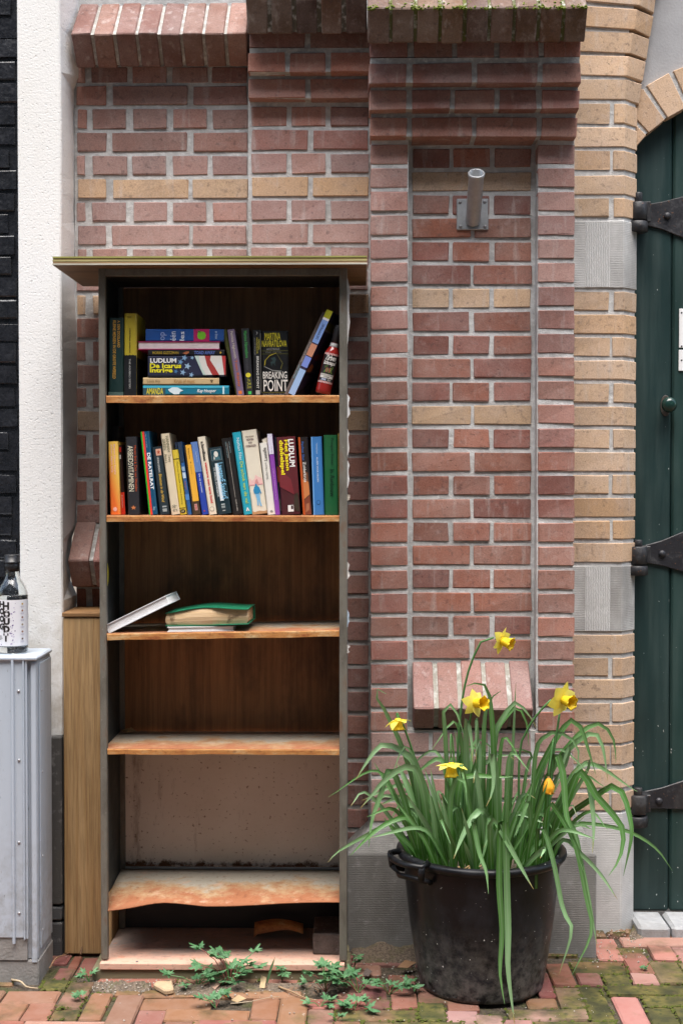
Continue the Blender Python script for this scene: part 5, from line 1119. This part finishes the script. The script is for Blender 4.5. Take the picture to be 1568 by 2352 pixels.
# bank of sandy dirt against the plinth and along the plank
def bank(name, pts, hgt, label, n=26, rows=7):
    vs, fs = [], []
    for i in range(n + 1):
        t = i / n; a = pts[0] + (pts[1] - pts[0]) * t; b = pts[2] + (pts[3] - pts[2]) * t
        for j in range(rows + 1):
            q = j / rows; p = a + (b - a) * q
            h = hgt * (q ** 1.3) * (.55 + .45 * math.sin(math.pi * min(1, t * 1.02))) * (.7 + .5 * math.sin(7 * t + 2) ** 2) + random.uniform(-.0025, .0025) - (.012 if j == 0 or i in (0, n) else 0)
            vs.append((p.x + random.uniform(-.004, .004), p.y + random.uniform(-.004, .004), h))
    for i in range(n):
        for j in range(rows): fs.append((i * (rows + 1) + j, (i + 1) * (rows + 1) + j, (i + 1) * (rows + 1) + j + 1, i * (rows + 1) + j + 1))
    o = mk(name, vs, fs, SOIL, None, None, True); return tag(o, label, 'soil', None, 'stuff')
bank('sandy_soil', [G(805, 2215), G(960, 2215), Vector((G(805, 2195).x, 3.46, 0)), Vector((G(985, 2195).x, 3.46, 0))], .03, 'heap of sandy soil against the stone plinth by the pot')
bank('sandy_soil', [G(215, 2278), G(345, 2276), G(215, 2258), G(350, 2260)], .006, 'pale grit along the foot of the bookcase plank')
bank('sandy_soil', [G(390, 2288), G(800, 2276), G(390, 2264), G(805, 2262)], .007, 'dark litter soil under the weeds before the bookcase')
bank('sandy_soil', [G(1440, 2165), G(1478, 2160), G(1448, 2130), G(1478, 2128)], .02, 'small sandy heap between stone jamb and threshold', 10, 5)
# grit: tiny stones strewn along the wall foot
gv, gf = [], []
for i in range(620):
    z_ = random.choice([(210, 380, 2250, 2282), (380, 810, 2252, 2300), (800, 970, 2180, 2260), (210, 1400, 2200, 2350), (1360, 1480, 2140, 2215)])
    p = G(random.uniform(z_[0], z_[1]), random.uniform(z_[2], z_[3])); r = random.choice([.0010, .0014, .002, .0028]) * random.uniform(.7, 1.2)
    b = len(gv); gv += [(p.x + r * a, p.y + r * c_, .002 + r * d * .8 + random.uniform(0, .002)) for a, c_, d in ((1, .2, 0), (-1, 0, .1), (.1, 1, 0), (0, -1, .2), (0, .1, 1), (0, 0, -1))]
    gf += [tuple(b + k for k in f) for f in ((0, 2, 4), (2, 1, 4), (1, 3, 4), (3, 0, 4), (2, 0, 5), (1, 2, 5), (3, 1, 5), (0, 3, 5))]
tag(mk('grit', gv, gf, CONC, None, (.42, .38, .33)), 'pale grit strewn over the paving along the wall', 'grit', None, 'stuff')

# ------------------------------------------------------------------ pot
pc = Vector((X(1104, 3.255, 2000), 3.255, 0))
pot = thing('plant_pot', 'large black plastic pot with a side handle in front of the stone plinth', 'pot', pc)
HR, RT, RBm = .340, .203, .156
vs, fs = lathe([(0, .002), (RBm - .012, .0), (RBm - .002, .004), (RBm, .012), (.164, .06), (.179, .16), (RT - .008, HR - .03), (RT - .006, HR - .012), (RT - .010, HR - .004), (RT - .014, HR - .03), (.170, .16), (.150, .05), (0, .05)], 72)
body = mk('pot_body', [Vector(v) + pc for v in vs], fs, POTM, pot, None, True)
vs, fs = lathe([(RT - .012, HR - .016), (RT - .006, HR - .019), (RT + .005, HR - .017), (RT + .009, HR - .009), (RT + .008, HR - .002), (RT + .001, HR + .002), (RT - .009, HR + .001), (RT - .013, HR - .006), (RT - .012, HR - .016)], 72)
mk('pot_rim', [Vector(v) + pc for v in vs], fs, POTM, pot, None, True)
ha = R(210)
hc = [Vector((math.cos(ha + d) * r, math.sin(ha + d) * r, z)) for d, r, z in ((-.30, RT + .004, HR + .003), (-.31, RT + .030, HR - .002), (-.15, RT + .040, HR - .003), (0, RT + .043, HR - .003), (.15, RT + .040, HR - .003), (.31, RT + .030, HR - .002), (.30, RT + .004, HR + .003))]
vs, fs = tube([pc + p for p in hc], .008, 8); mk('handle', vs, fs, POTM, pot, None, True)
hc2 = [Vector((math.cos(ha + d) * r, math.sin(ha + d) * r, z)) for d, r, z in ((-.32, RT - .004, HR - .045), (-.29, RT + .026, HR - .034), (0, RT + .036, HR - .036), (.29, RT + .026, HR - .034), (.32, RT - .004, HR - .045))]
vs, fs = tube([pc + p for p in hc2], .007, 8); mk('handle_rail', vs, fs, POTM, pot, None, True)
for d in (-.30, .30):
    a, b = hc[1 if d < 0 else 5], hc2[1 if d < 0 else 3]; vs, fs = tube([pc + a, pc + b], .008, 8); mk('handle_post', vs, fs, POTM, pot, None, True)
vs, fs = [], []; n = 30
for r_, k in [(r, k) for r in range(0, 8) for k in range(n)]:
    a = 2 * math.pi * k / n; rr = .184 * r_ / 7; vs.append(pc + Vector((rr * math.cos(a), rr * math.sin(a), HR - .055 + random.uniform(-.005, .005) + .012 * (1 - r_ / 7))))
for r_ in range(7):
    for k in range(n): fs.append((r_ * n + k, r_ * n + (k + 1) % n, (r_ + 1) * n + (k + 1) % n, (r_ + 1) * n + k))
mk('potting_soil', vs, fs, SOIL, pot, None, True)
for ang in (-118, -97, -66, -140):                       # drain holes with a raised ring
    a = R(ang); c = pc + Vector((math.cos(a) * (RBm + .0026), math.sin(a) * (RBm + .0026), .018)); s = Vector((-math.sin(a), math.cos(a), 0)); u = Vector((0, 0, 1)); nn = Vector((math.cos(a), math.sin(a), 0))
    mk('drain_hole', [c + s * (.0055 * math.cos(k * .524)) + u * (.0045 * math.sin(k * .524)) for k in range(12)] + [c - nn * .008], [(k, (k + 1) % 12, 12) for k in range(12)], PLAIN, pot, (.004, .004, .004))

# ------------------------------------------------------------------ daffodils
zsoil = HR - .05
daf = thing('daffodil_clump', 'clump of daffodils with long arching leaves growing in the black pot', 'daffodils', (pc.x, pc.y, zsoil))
def cA2(x, y): return 746.4 + x * .524, 1378 + y * .524
def cB2(x, y): return 746.4 + x * .524, 1894.7 + y * .524
def leafmesh(name, pts, width, parent, m=LEAF, n=18, face=None, keel=.42, base=.62, tip=.55):
    P = spline(pts, n); vs, fs = [], []
    view = face or Vector((random.uniform(-.5, .5), -1, random.uniform(.0, .5))).normalized()
    for i, p in enumerate(P):
        t = i / n; tg = (P[min(i + 1, n)] - P[max(i - 1, 0)]).normalized()
        s = tg.cross(view); s = s.normalized() if s.length > .05 else Vector((1, 0, 0)); nn = s.cross(tg).normalized()
        w = width * .5 * min(base + t * 1.3, 1.0) * (1 if t < tip else max(.06, 1 - ((t - tip) / (1 - tip)) ** 2.2))
        vs += [p - s * w + nn * w * keel, p, p + s * w + nn * w * keel]
    for i in range(n): fs += [(i * 3, i * 3 + 1, i * 3 + 4, i * 3 + 3), (i * 3 + 1, i * 3 + 2, i * 3 + 5, i * 3 + 4)]
    o = mk(name, vs, fs, m, parent, None, True); at = o.data.attributes.new('along', 'FLOAT', 'POINT'); at.data.foreach_set('value', [min(1.0, (i // 3) / n) for i in range(len(vs))]); a2 = o.data.attributes.new('across', 'FLOAT', 'POINT'); a2.data.foreach_set('value', [float(i % 3 == 1) for i in range(len(vs))]); return o
def basept(px, dy):                                        # a point on the soil under photo column px
    Y = pc.y + dy; return Vector((W(px, 1950, Y).x, Y, zsoil - .006))
def traced(px_pts, Y0, Y1, w, conv=None, bx=None):
    pts = []; n = len(px_pts)
    for i, (x, y) in enumerate(px_pts):
        if conv: x, y = conv(x, y)
        t = i / max(1, n - 1)
        if i == 0: Yb = Y0; bpx = W(x, y, Yb); bpt = Vector((max(pc.x - .155, min(pc.x + .155, bpx.x)), Yb, zsoil - .006)); pts.append(bpt)
        else: pts.append(W(x, y, Y0 + (Y1 - Y0) * t ** 1.2))
    return leafmesh('leaf', pts, w * .86, daf)
TA = [
 ([(440, 1150), (400, 780), (370, 690), (290, 640), (240, 640), (190, 700), (132, 790)], 3.22, 3.20, .019),
 ([(470, 1140), (430, 850), (385, 735), (320, 745), (250, 800), (200, 860), (152, 915)], 3.20, 3.16, .019),
 ([(430, 1140), (340, 860), (280, 745), (240, 860), (205, 960), (190, 1085)], 3.22, 3.14, .018),
 ([(420, 1120), (390, 980), (340, 955), (270, 980), (200, 1030), (108, 1122)], 3.18, 3.12, .013),
 ([(440, 1150), (400, 1000), (330, 960), (200, 1020), (60, 1100), (12, 1150)], 3.22, 3.12, .012),
 ([(470, 1130), (400, 850), (340, 650), (260, 480), (222, 420), (235, 388), (268, 412)], 3.26, 3.22, .015),
 ([(525, 1130), (535, 800), (525, 560), (520, 490), (545, 458), (575, 490), (610, 600)], 3.26, 3.22, .014),
 ([(600, 1150), (640, 800), (690, 640), (686, 545)], 3.25, 3.24, .017),
 ([(720, 1160), (738, 700), (720, 420), (690, 368), (650, 366), (607, 382)], 3.28, 3.26, .016),
 ([(735, 1150), (740, 640), (765, 540), (820, 457), (850, 455), (890, 500), (925, 560)], 3.30, 3.27, .017),
 ([(760, 1120), (745, 640), (790, 520), (840, 470), (880, 530), (892, 640)], 3.33, 3.3, .012),
 ([(800, 1100), (820, 700), (835, 362)], 3.32, 3.30, .009),
 ([(860, 1150), (900, 850), (1000, 625), (1080, 525), (1120, 560), (1150, 650), (1185, 765)], 3.28, 3.25, .017),
 ([(870, 1150), (960, 800), (1100, 620), (1180, 588), (1215, 650), (1237, 795)], 3.30, 3.28, .017),
 ([(880, 1150), (980, 780), (1090, 610), (1180, 545), (1230, 560), (1265, 620), (1273, 715)], 3.33, 3.32, .015),
 ([(900, 1150), (915, 720), (950, 605), (1010, 580), (1080, 610), (1112, 680), (1090, 760)], 3.22, 3.20, .013),
 ([(920, 1170), (1010, 950), (1105, 762), (1150, 800), (1168, 900), (1175, 1000), (1170, 1110)], 3.22, 3.15, .018),
 ([(930, 1170), (1050, 960), (1150, 880), (1255, 815), (1300, 850), (1330, 950), (1338, 1040), (1305, 1210)], 3.24, 3.17, .019),
 ([(940, 1180), (1040, 940), (1115, 755), (1180, 850), (1260, 940), (1305, 1015), (1290, 1130), (1240, 1210)], 3.20, 3.12, .020),
 ([(930, 1170), (1000, 1040), (1080, 985), (1200, 985), (1340, 1020), (1450, 1090), (1520, 1187)], 3.28, 3.26, .011),
 ([(700, 1160), (720, 1000), (690, 925), (650, 950), (600, 1040), (562, 1135)], 3.16, 3.08, .019),
 ([(720, 1180), (728, 1020), (716, 950), (706, 1040), (690, 1120), (668, 1176)], 3.14, 3.08, .014),
 ([(640, 1150), (622, 800), (616, 560), (625, 528), (640, 620), (645, 708)], 3.24, 3.20, .018),
 ([(760, 1120), (748, 800), (728, 672), (737, 780), (728, 850), (705, 905)], 3.18, 3.14, .019),
 ([(570, 1120), (585, 830), (640, 772), (740, 776), (822, 775)], 3.22, 3.20, .017),
 ([(900, 1130), (900, 980), (886, 885), (860, 960), (825, 1040)], 3.16, 3.12, .015),
 ([(500, 1160), (478, 1000), (455, 835)], 3.16, 3.14, .016),
 ([(690, 1100), (692, 600), (715, 450), (770, 398)], 3.31, 3.30, .016),
 ([(960, 1150), (975, 850), (992, 700), (1010, 668), (1040, 760), (1055, 940), (1090, 1060), (1130, 1190)], 3.20, 3.10, .019),
 ([(980, 1160), (1060, 900), (1150, 740), (1150, 700), (1080, 760)], 3.30, 3.27, .012),
 ([(560, 1140), (560, 860), (590, 700), (640, 640), (700, 690)], 3.30, 3.26, .015),
 ([(640, 1140), (660, 800), (720, 700), (800, 680), (830, 700)], 3.32, 3.30, .014),
 ([(470, 1150), (440, 1000), (400, 930), (340, 900), (305, 830)], 3.30, 3.26, .010),
 ([(430, 1150), (360, 1000), (330, 900), (285, 970)], 3.33, 3.31, .010),
 ([(830, 1150), (880, 760), (905, 680), (860, 655), (800, 650)], 3.28, 3.25, .010),
 ([(800, 1160), (840, 900), (880, 850), (920, 870)], 3.2, 3.16, .015),
 ([(560, 1160), (545, 900), (580, 780), (610, 800), (620, 900)], 3.14, 3.12, .016),
 ([(880, 1150), (960, 880), (1050, 720), (1065, 640), (1000, 850)], 3.3, 3.27, .013),
]
for p, a, b, w in TA: traced(p, a, b, w, cA2)
TD = [
 ([(1240, 1975), (1258, 1850), (1300, 1900), (1323, 1950), (1345, 2060), (1357, 2141), (1312, 2240)], 3.140, 3.070, .013),
 ([(1245, 1980), (1280, 1870), (1316, 1905), (1335, 1990), (1350, 2060), (1371, 2178)], 3.160, 3.090, .013),
 ([(1230, 1985), (1232, 1915), (1246, 1902), (1270, 1984), (1291, 2089), (1311, 2136), (1283, 2238)], 3.100, 3.015, .014),
 ([(1150, 1990), (1148, 1890), (1149, 1880), (1145, 2026), (1152, 2136), (1147, 2230), (1158, 2306)], 3.070, 3.000, .017),
 ([(1165, 1990), (1158, 1900), (1160, 1890), (1163, 2041), (1166, 2140), (1166, 2230), (1182, 2358)], 3.065, 2.990, .018),
 ([(1130, 1985), (1125, 1895), (1140, 1890), (1165, 1935), (1195, 1990), (1224, 2042)], 3.080, 3.005, .016),
 ([(1095, 1985), (1088, 1900), (1085, 1885), (1100, 1960), (1115, 2000), (1121, 2053)], 3.080, 3.015, .014),
 ([(1250, 1980), (1290, 1930), (1335, 1962), (1380, 2010), (1417, 2066)], 3.160, 3.070, .012),
]
for p, a, b, w in TD: traced(p, a, b, w)
for i in range(115):                                        # the dense inner leaves
    a, r_ = random.uniform(0, 2 * math.pi), .165 * math.sqrt(random.random()); b = Vector((pc.x + r_ * math.cos(a), pc.y + r_ * math.sin(a), zsoil - .006))
    lean = Vector((math.cos(a) * r_ * 1.1 + random.uniform(-.06, .06), math.sin(a) * r_ * .35 + random.uniform(-.02, .02), 0)); h = random.uniform(.12, .34) * (1.15 - .4 * r_ / .165)
    bend = random.random() < .35
    P = [b, b + lean * .25 + Vector((0, 0, h * .5)), b + lean * .7 + Vector((0, 0, h))]
    if bend: P.append(b + lean * 1.2 + Vector((random.uniform(-.07, .07), -.02, h * random.uniform(.72, .95))))
    leafmesh('leaf', P, random.uniform(.007, .015), daf)
WILT = m_leaf('withered_trumpet', (.80, .36, .01), (.80, .36, .01), .6, .2)
def flower(pos, d, rp, lt, wilt=False, spin=0.0, back=.15):
    pos = Vector(pos); d = Vector(d).normalized(); s = d.cross(Vector((0.1, .3, 1))).normalized(); u = s.cross(d).normalized()
    if wilt: f = None
    vs, fs = lathe([(.0032, -.012), (.0036, -.006), (.0022, 0), (.004, .004)], 8)
    f = mk('flower', [pos + s * v[0] + u * v[1] + d * v[2] for v in vs], fs, STEM if not wilt else DRY, daf, (.5, .3, .1) if wilt else None, True); f['label'] = 'yellow daffodil flower' if not wilt else 'withered orange daffodil flower'
    if not wilt:
        for k in range(6):
            a = spin + k * math.pi / 3; o_ = .0 if k % 2 else .0016; rr = s * math.cos(a) + u * math.sin(a); tt = d.cross(rr); vs, fs = [], []
            bk_ = back + random.uniform(-.25, .3); n = 6; tw = random.uniform(-.35, .35)
            for i in range(n + 1):
                t = i / n; w = rp * .40 * math.sin(math.pi * (t ** .75) * .93 + .14) * (1 if t < 1 else .25); q = pos + rr * (rp * t) + d * (o_ + .003 - bk_ * rp * t * t)
                for e, kz in ((-1, 0), (0, .10), (1, 0)): vs.append(q + tt * (w * e) + d * (kz * w + tw * w * e * t))
            for i in range(n): fs += [(i * 3, i * 3 + 1, i * 3 + 4, i * 3 + 3), (i * 3 + 1, i * 3 + 2, i * 3 + 5, i * 3 + 4)]
            mk('petal', vs, fs, PETAL, f, None, True)
    n = 24; vs, fs = [], []; pr = [(.15, .0), (.26, .1), (.33, .35), (.36, .65), (.42, .88), (.50, 1.0), (.40, .9), (.31, .6), (.24, .15), (0, .08)]
    if wilt: pr = [(.12, -.25), (.30, .0), (.42, .35), (.44, .6), (.36, .8), (.42, .92), (.30, .8), (.2, .5), (0, .3)]
    for j, (r_, z) in enumerate(pr):
        for k in range(n):
            a = 2 * math.pi * k / n; rr = r_ * lt * (1 + (.10 if z > .75 else .03) * math.sin(a * 6 + j) + (random.uniform(-.06, .06) if z > .8 else 0)) * (random.uniform(.8, 1.15) if wilt else 1)
            vs.append(pos + (s * math.cos(a) + u * math.sin(a)) * rr + d * (z * lt))
    for j in range(len(pr) - 1):
        for k in range(n): fs.append((j * n + k, j * n + (k + 1) % n, (j + 1) * n + (k + 1) % n, (j + 1) * n + k))
    mk('trumpet', vs, fs, CORONA if not wilt else WILT, f, None, True)
def stem(pts, Y0, Y1, r=.0034, conv=cA2):
    P = []
    for i, (x, y) in enumerate(pts):
        xx, yy = conv(x, y); t = i / (len(pts) - 1); P.append(W(xx, yy, Y0 + (Y1 - Y0) * t))
    P[0].z = zsoil - .006; P[0].x = max(pc.x - .15, min(pc.x + .15, P[0].x)); vs, fs = tube(spline(P, 16), [r * (1 - .25 * i / 16) for i in range(17)], 6); mk('flower_stem', vs, fs, STEM, daf, None, True); return P[-1]
e = stem([(575, 1130), (580, 700), (592, 500), (622, 330), (672, 200), (705, 170), (738, 165)], 3.27, 3.24); flower(W(*cA2(765, 176), 3.24), (.72, -.45, -.22), .036, .034, False, .3, .1)
e = stem([(590, 1130), (610, 700), (636, 520), (645, 470)], 3.26, 3.20); flower(W(*cA2(652, 452), 3.20), (.62, -.75, .12), .036, .036, False, .1)
e = stem([(850, 1130), (850, 700), (880, 580), (930, 500), (988, 438)], 3.24, 3.20); flower(W(*cA2(1035, 435), 3.19), (.62, -.76, -.12), .046, .036, False, .52)
e = stem([(480, 1130), (420, 800), (352, 575), (325, 520), (315, 496)], 3.24, 3.19); flower(W(*cA2(317, 518), 3.19), (.12, -.22, -1), .034, .030, False, .2, -.55)
e = stem([(545, 1130), (566, 800), (556, 600), (552, 578), (549, 640), (551, 690)], 3.2, 3.15, .0028); flower(W(*cA2(552, 712), 3.15), (.02, -.18, -1), .040, .036, False, .45, -.3)
e = stem([(960, 1130), (990, 800), (1003, 610), (996, 640), (980, 740), (977, 770)], 3.19, 3.14, .0028); flower(W(*cA2(978, 796), 3.14), (.0, -.12, -1), .02, .032, True)
stem([(880, 1130), (960, 900), (1005, 640), (1026, 500)], 3.21, 3.2, .0036)
for i in range(16):                                        # dead straw in the pot
    p = W(random.uniform(1040, 1090), 1960, 3.15 + random.uniform(-.02, .03)); p.z = zsoil + .012; d = Vector((random.uniform(-.03, .03), random.uniform(-.012, .012), random.uniform(0, .022)))
    vs, fs = tube([p, p + d * .5 + Vector((0, 0, .004)), p + d], .0017, 4); mk('dry_straw', vs, fs, DRY, daf, (.50, .34, .16))

# ------------------------------------------------------------------ weeds
def lobed():
    out = []
    for k, (a, r) in enumerate([(-150, .22), (-100, .75), (-78, .38), (-52, .92), (-32, .5), (-14, .8), (0, 1.0), (14, .8), (32, .5), (52, .92), (78, .38), (100, .75), (150, .22)]): out.append((r * math.sin(R(a)) * .62, r * math.cos(R(a)) * .8 + .2))
    return out
LB = lobed(); LMESH = []
for v_ in range(4):
    j = [(a + random.uniform(-.05, .05), b + random.uniform(-.05, .05), random.uniform(-.10, .06) - .22 * (a * a) - .12 * b * b) for a, b in LB]; n = len(j)
    me = bpy.data.meshes.new('leaf'); me.from_pydata([(0, .35, .06)] + j, [], [(0, i + 1, (i + 1) % n + 1) for i in range(n)]); LMESH.append(me)
def weed(label, px, py, n, spread, size, hgt, seed):
    rs = random.Random(seed); c = G(px, py)
    o = thing('weed', label, 'weed', c, 0, 'weeds growing out of the joints')
    for i in range(n + n // 2):
        a = rs.uniform(0, 2 * math.pi); l = 1.25 * spread * rs.uniform(.35, 1); tip = Vector((math.cos(a) * l, math.sin(a) * l * .45, hgt * 1.15 * rs.uniform(.25, 1)))
        vs, fs = tube([(0, 0, -.004), tuple(tip * .5 + Vector((0, 0, hgt * .22))), tuple(tip)], .0011, 4); me = bpy.data.meshes.new('stalk'); me.from_pydata(vs, [], fs); raw('stalk', me, STEM if rs.random() < .5 else DRY, o, (0, 0, 0), None, (.22, .08, .06))
        for q in range(3):
            s = 2.2 * size * rs.uniform(.65, 1.15) * (1 if q == 0 else .75); az = a - math.pi / 2 + (q and (1.1 if q == 1 else -1.1)) + rs.uniform(-.3, .3)
            f = raw('leaf', rs.choice(LMESH), HERB, o, tip + Vector((0, 0, .001 * q)), (rs.uniform(.0, .75), rs.uniform(-.3, .3), az)); f.scale = (s, s, s)
    return o
weed('largest ferny green weed climbing over the bottom board of the bookcase', 528, 2262, 11, .075, 0.0170, .075, 1)
weed('low ferny weed beside the flat stone chip', 452, 2262, 6, .055, 0.0150, .030, 2)
weed('small weed sprig on the paving below the largest weed', 496, 2312, 3, .03, 0.0150, .02, 3)
weed('tiny weed seedling at the foot of the plank', 648, 2252, 2, .018, 0.0130, .038, 4)
weed('bushy weed at the right end of the plank', 748, 2275, 7, .05, 0.0160, .05, 5)
weed('weed growing up beside the right bookcase post', 812, 2225, 3, .035, 0.0170, .035, 6)
weed('ferny weed with reddish stalks before the plinth', 822, 2278, 6, .05, 0.0160, .045, 7)
weed('weed reaching towards the black pot', 893, 2282, 6, .045, 0.0150, .03, 8)
weed('small weed flat on the paving between pot and plank', 815, 2318, 4, .035, 0.0160, .018, 9)
weed('tiny round leaved seedling at the left end of the plank', 205, 2252, 2, .015, 0.0120, .025, 10)
weed('tiny bright green seedling in a joint left of the plank', 187, 2300, 2, .008, 0.0100, .012, 11)
weed('tiny bright seedling on the front paving joint below the pot', 772, 2345, 2, .01, 0.0090, .015, 12)
weed('pair of tiny seedlings on the mossy paving by the doorway', 1474, 2230, 2, .006, 0.0070, .006, 13)
weed('tiny weed on the dirt beside the plinth and post', 735, 2310, 3, .03, 0.0130, .012, 14)
gp = G(612, 2262); gl = leafmesh('grass_blade', [gp, gp + Vector((.008, 0, .03)), gp + Vector((.022, -.004, .072))], .006, None, HERB, 6); tag(gl, 'single bright grass blade before the bottom board', 'grass')
# litter
def litter(name, label, cat, pts, color, th=.001, m=DRY):
    o = mk(name, [Vector(p) for p in pts], [tuple(range(len(pts)))], m, None, color); o.modifiers.new('thickness', 'SOLIDIFY').thickness = th; return tag(o, label, cat)
def gp3(x, y, z): q = G(x, y); return Vector((q.x, q.y, z))
sv = [gp3(352, 2272, .0), gp3(358, 2266, .0), gp3(395, 2262, .0), gp3(400, 2284, .0), gp3(380, 2288, .0)]
q = prism_z('stone_chip', [(p.x, p.y) for p in sv], .001, .014, CONC, None, (.50, .36, .22), .003); tag(q, 'flat tan stone chip leaning before the plank', 'stone')
ca, cb_ = gp3(514, 2285, .006), gp3(529, 2299, .006); vs, fs = tube([ca, ca + (cb_ - ca) * .72], .0038, 8); q = thing('cigarette_butt', 'orange cigarette butt with burnt end among the weeds', 'cigarette butt', ca)
mk('filter', vs, fs, DRY, q, (.62, .27, .06)); vs, fs = tube([ca + (cb_ - ca) * .721, cb_], .0036, 8); mk('burnt_end', vs, fs, DRY, q, (.03, .025, .02))
litter('dry_leaf', 'pale folded dry leaf beside the cigarette butt', 'leaf', [gp3(530, 2300, .003), gp3(548, 2293, .009), gp3(566, 2297, .004), gp3(545, 2305, .003)], (.42, .30, .17))
litter('dry_leaf', 'small tan dry leaf standing against the plank', 'leaf', [gp3(596, 2272, .003), gp3(600, 2262, .024), gp3(612, 2264, .020), gp3(608, 2274, .004)], (.50, .38, .22))
litter('dry_leaf', 'crumpled pinkish dry leaf under the largest weed', 'leaf', [gp3(480, 2266, .004), gp3(492, 2260, .014), gp3(508, 2268, .010), gp3(494, 2276, .003)], (.42, .27, .20))
litter('dry_leaf', 'dark curled dry leaf before the plinth', 'leaf', [gp3(832, 2242, .004), gp3(842, 2236, .014), gp3(854, 2240, .010), gp3(846, 2246, .003)], (.10, .075, .065))
litter('dry_leaf', 'long brown dry leaf on the sandy heap by the pot', 'leaf', [gp3(912, 2232, .012), gp3(930, 2224, .022), gp3(956, 2226, .018), gp3(935, 2234, .012)], (.30, .17, .09))
def twig(label, pts, r, color):
    vs, fs = tube(spline([gp3(*p) for p in pts], 10), [r * (1 - .06 * i) for i in range(11)], 5); return tag(mk('twig', vs, fs, DRY, None, color, True), label, 'twig')
twig('thin brown twig slanting across the paving by the cabinet', [(114, 2228, .004), (130, 2216, .018), (150, 2202, .010), (160, 2192, .006)], .0022, (.34, .21, .12))
twig('pale forked root by the cabinet base', [(28, 2254, .004), (48, 2262, .008), (62, 2272, .006), (88, 2273, .003)], .0035, (.46, .36, .24))
twig('long pale twig lying among the weeds', [(640, 2272, .006), (672, 2286, .008), (700, 2298, .007), (730, 2303, .005)], .003, (.36, .24, .14))
twig('thin pale stalk curving over the front paving', [(530, 2309, .004), (575, 2306, .006), (610, 2298, .006), (642, 2292, .004)], .0013, (.46, .37, .26))
twig('reddish stalk beside the right post', [(808, 2222, .03), (812, 2245, .012), (845, 2275, .006), (890, 2276, .008)], .002, (.24, .08, .07))
twig('short dark stick standing in the joint by the timber post', [(186, 2196, .004), (190, 2188, .03), (192, 2184, .045)], .003, (.20, .12, .07))
LT = []
for i in range(90):
    z_ = random.choice([(560, 790, 2258, 2290), (800, 900, 2180, 2200), (385, 480, 2252, 2268), (1400, 1445, 2140, 2152), (690, 880, 2262, 2292)]); p = G(random.uniform(z_[0], z_[1]), random.uniform(z_[2], z_[3])); r = random.uniform(.003, .008); a = random.uniform(0, 6.28)
    LT.append([(p.x + r * math.cos(a), p.y + r * math.sin(a), .004 + random.uniform(0, .006)), (p.x - r * .6 * math.sin(a), p.y + r * .6 * math.cos(a), .003 + random.uniform(0, .007)), (p.x - r * math.cos(a), p.y - r * math.sin(a), .003), (p.x + r * .6 * math.sin(a), p.y - r * .6 * math.cos(a), .003)])
tag(mk('leaf_litter', [v for q in LT for v in q], [tuple(range(i * 4, i * 4 + 4)) for i in range(len(LT))], DRY, None, (.22, .14, .09)), 'crumbled brown leaf litter along the bookcase foot', 'litter', None, 'stuff')
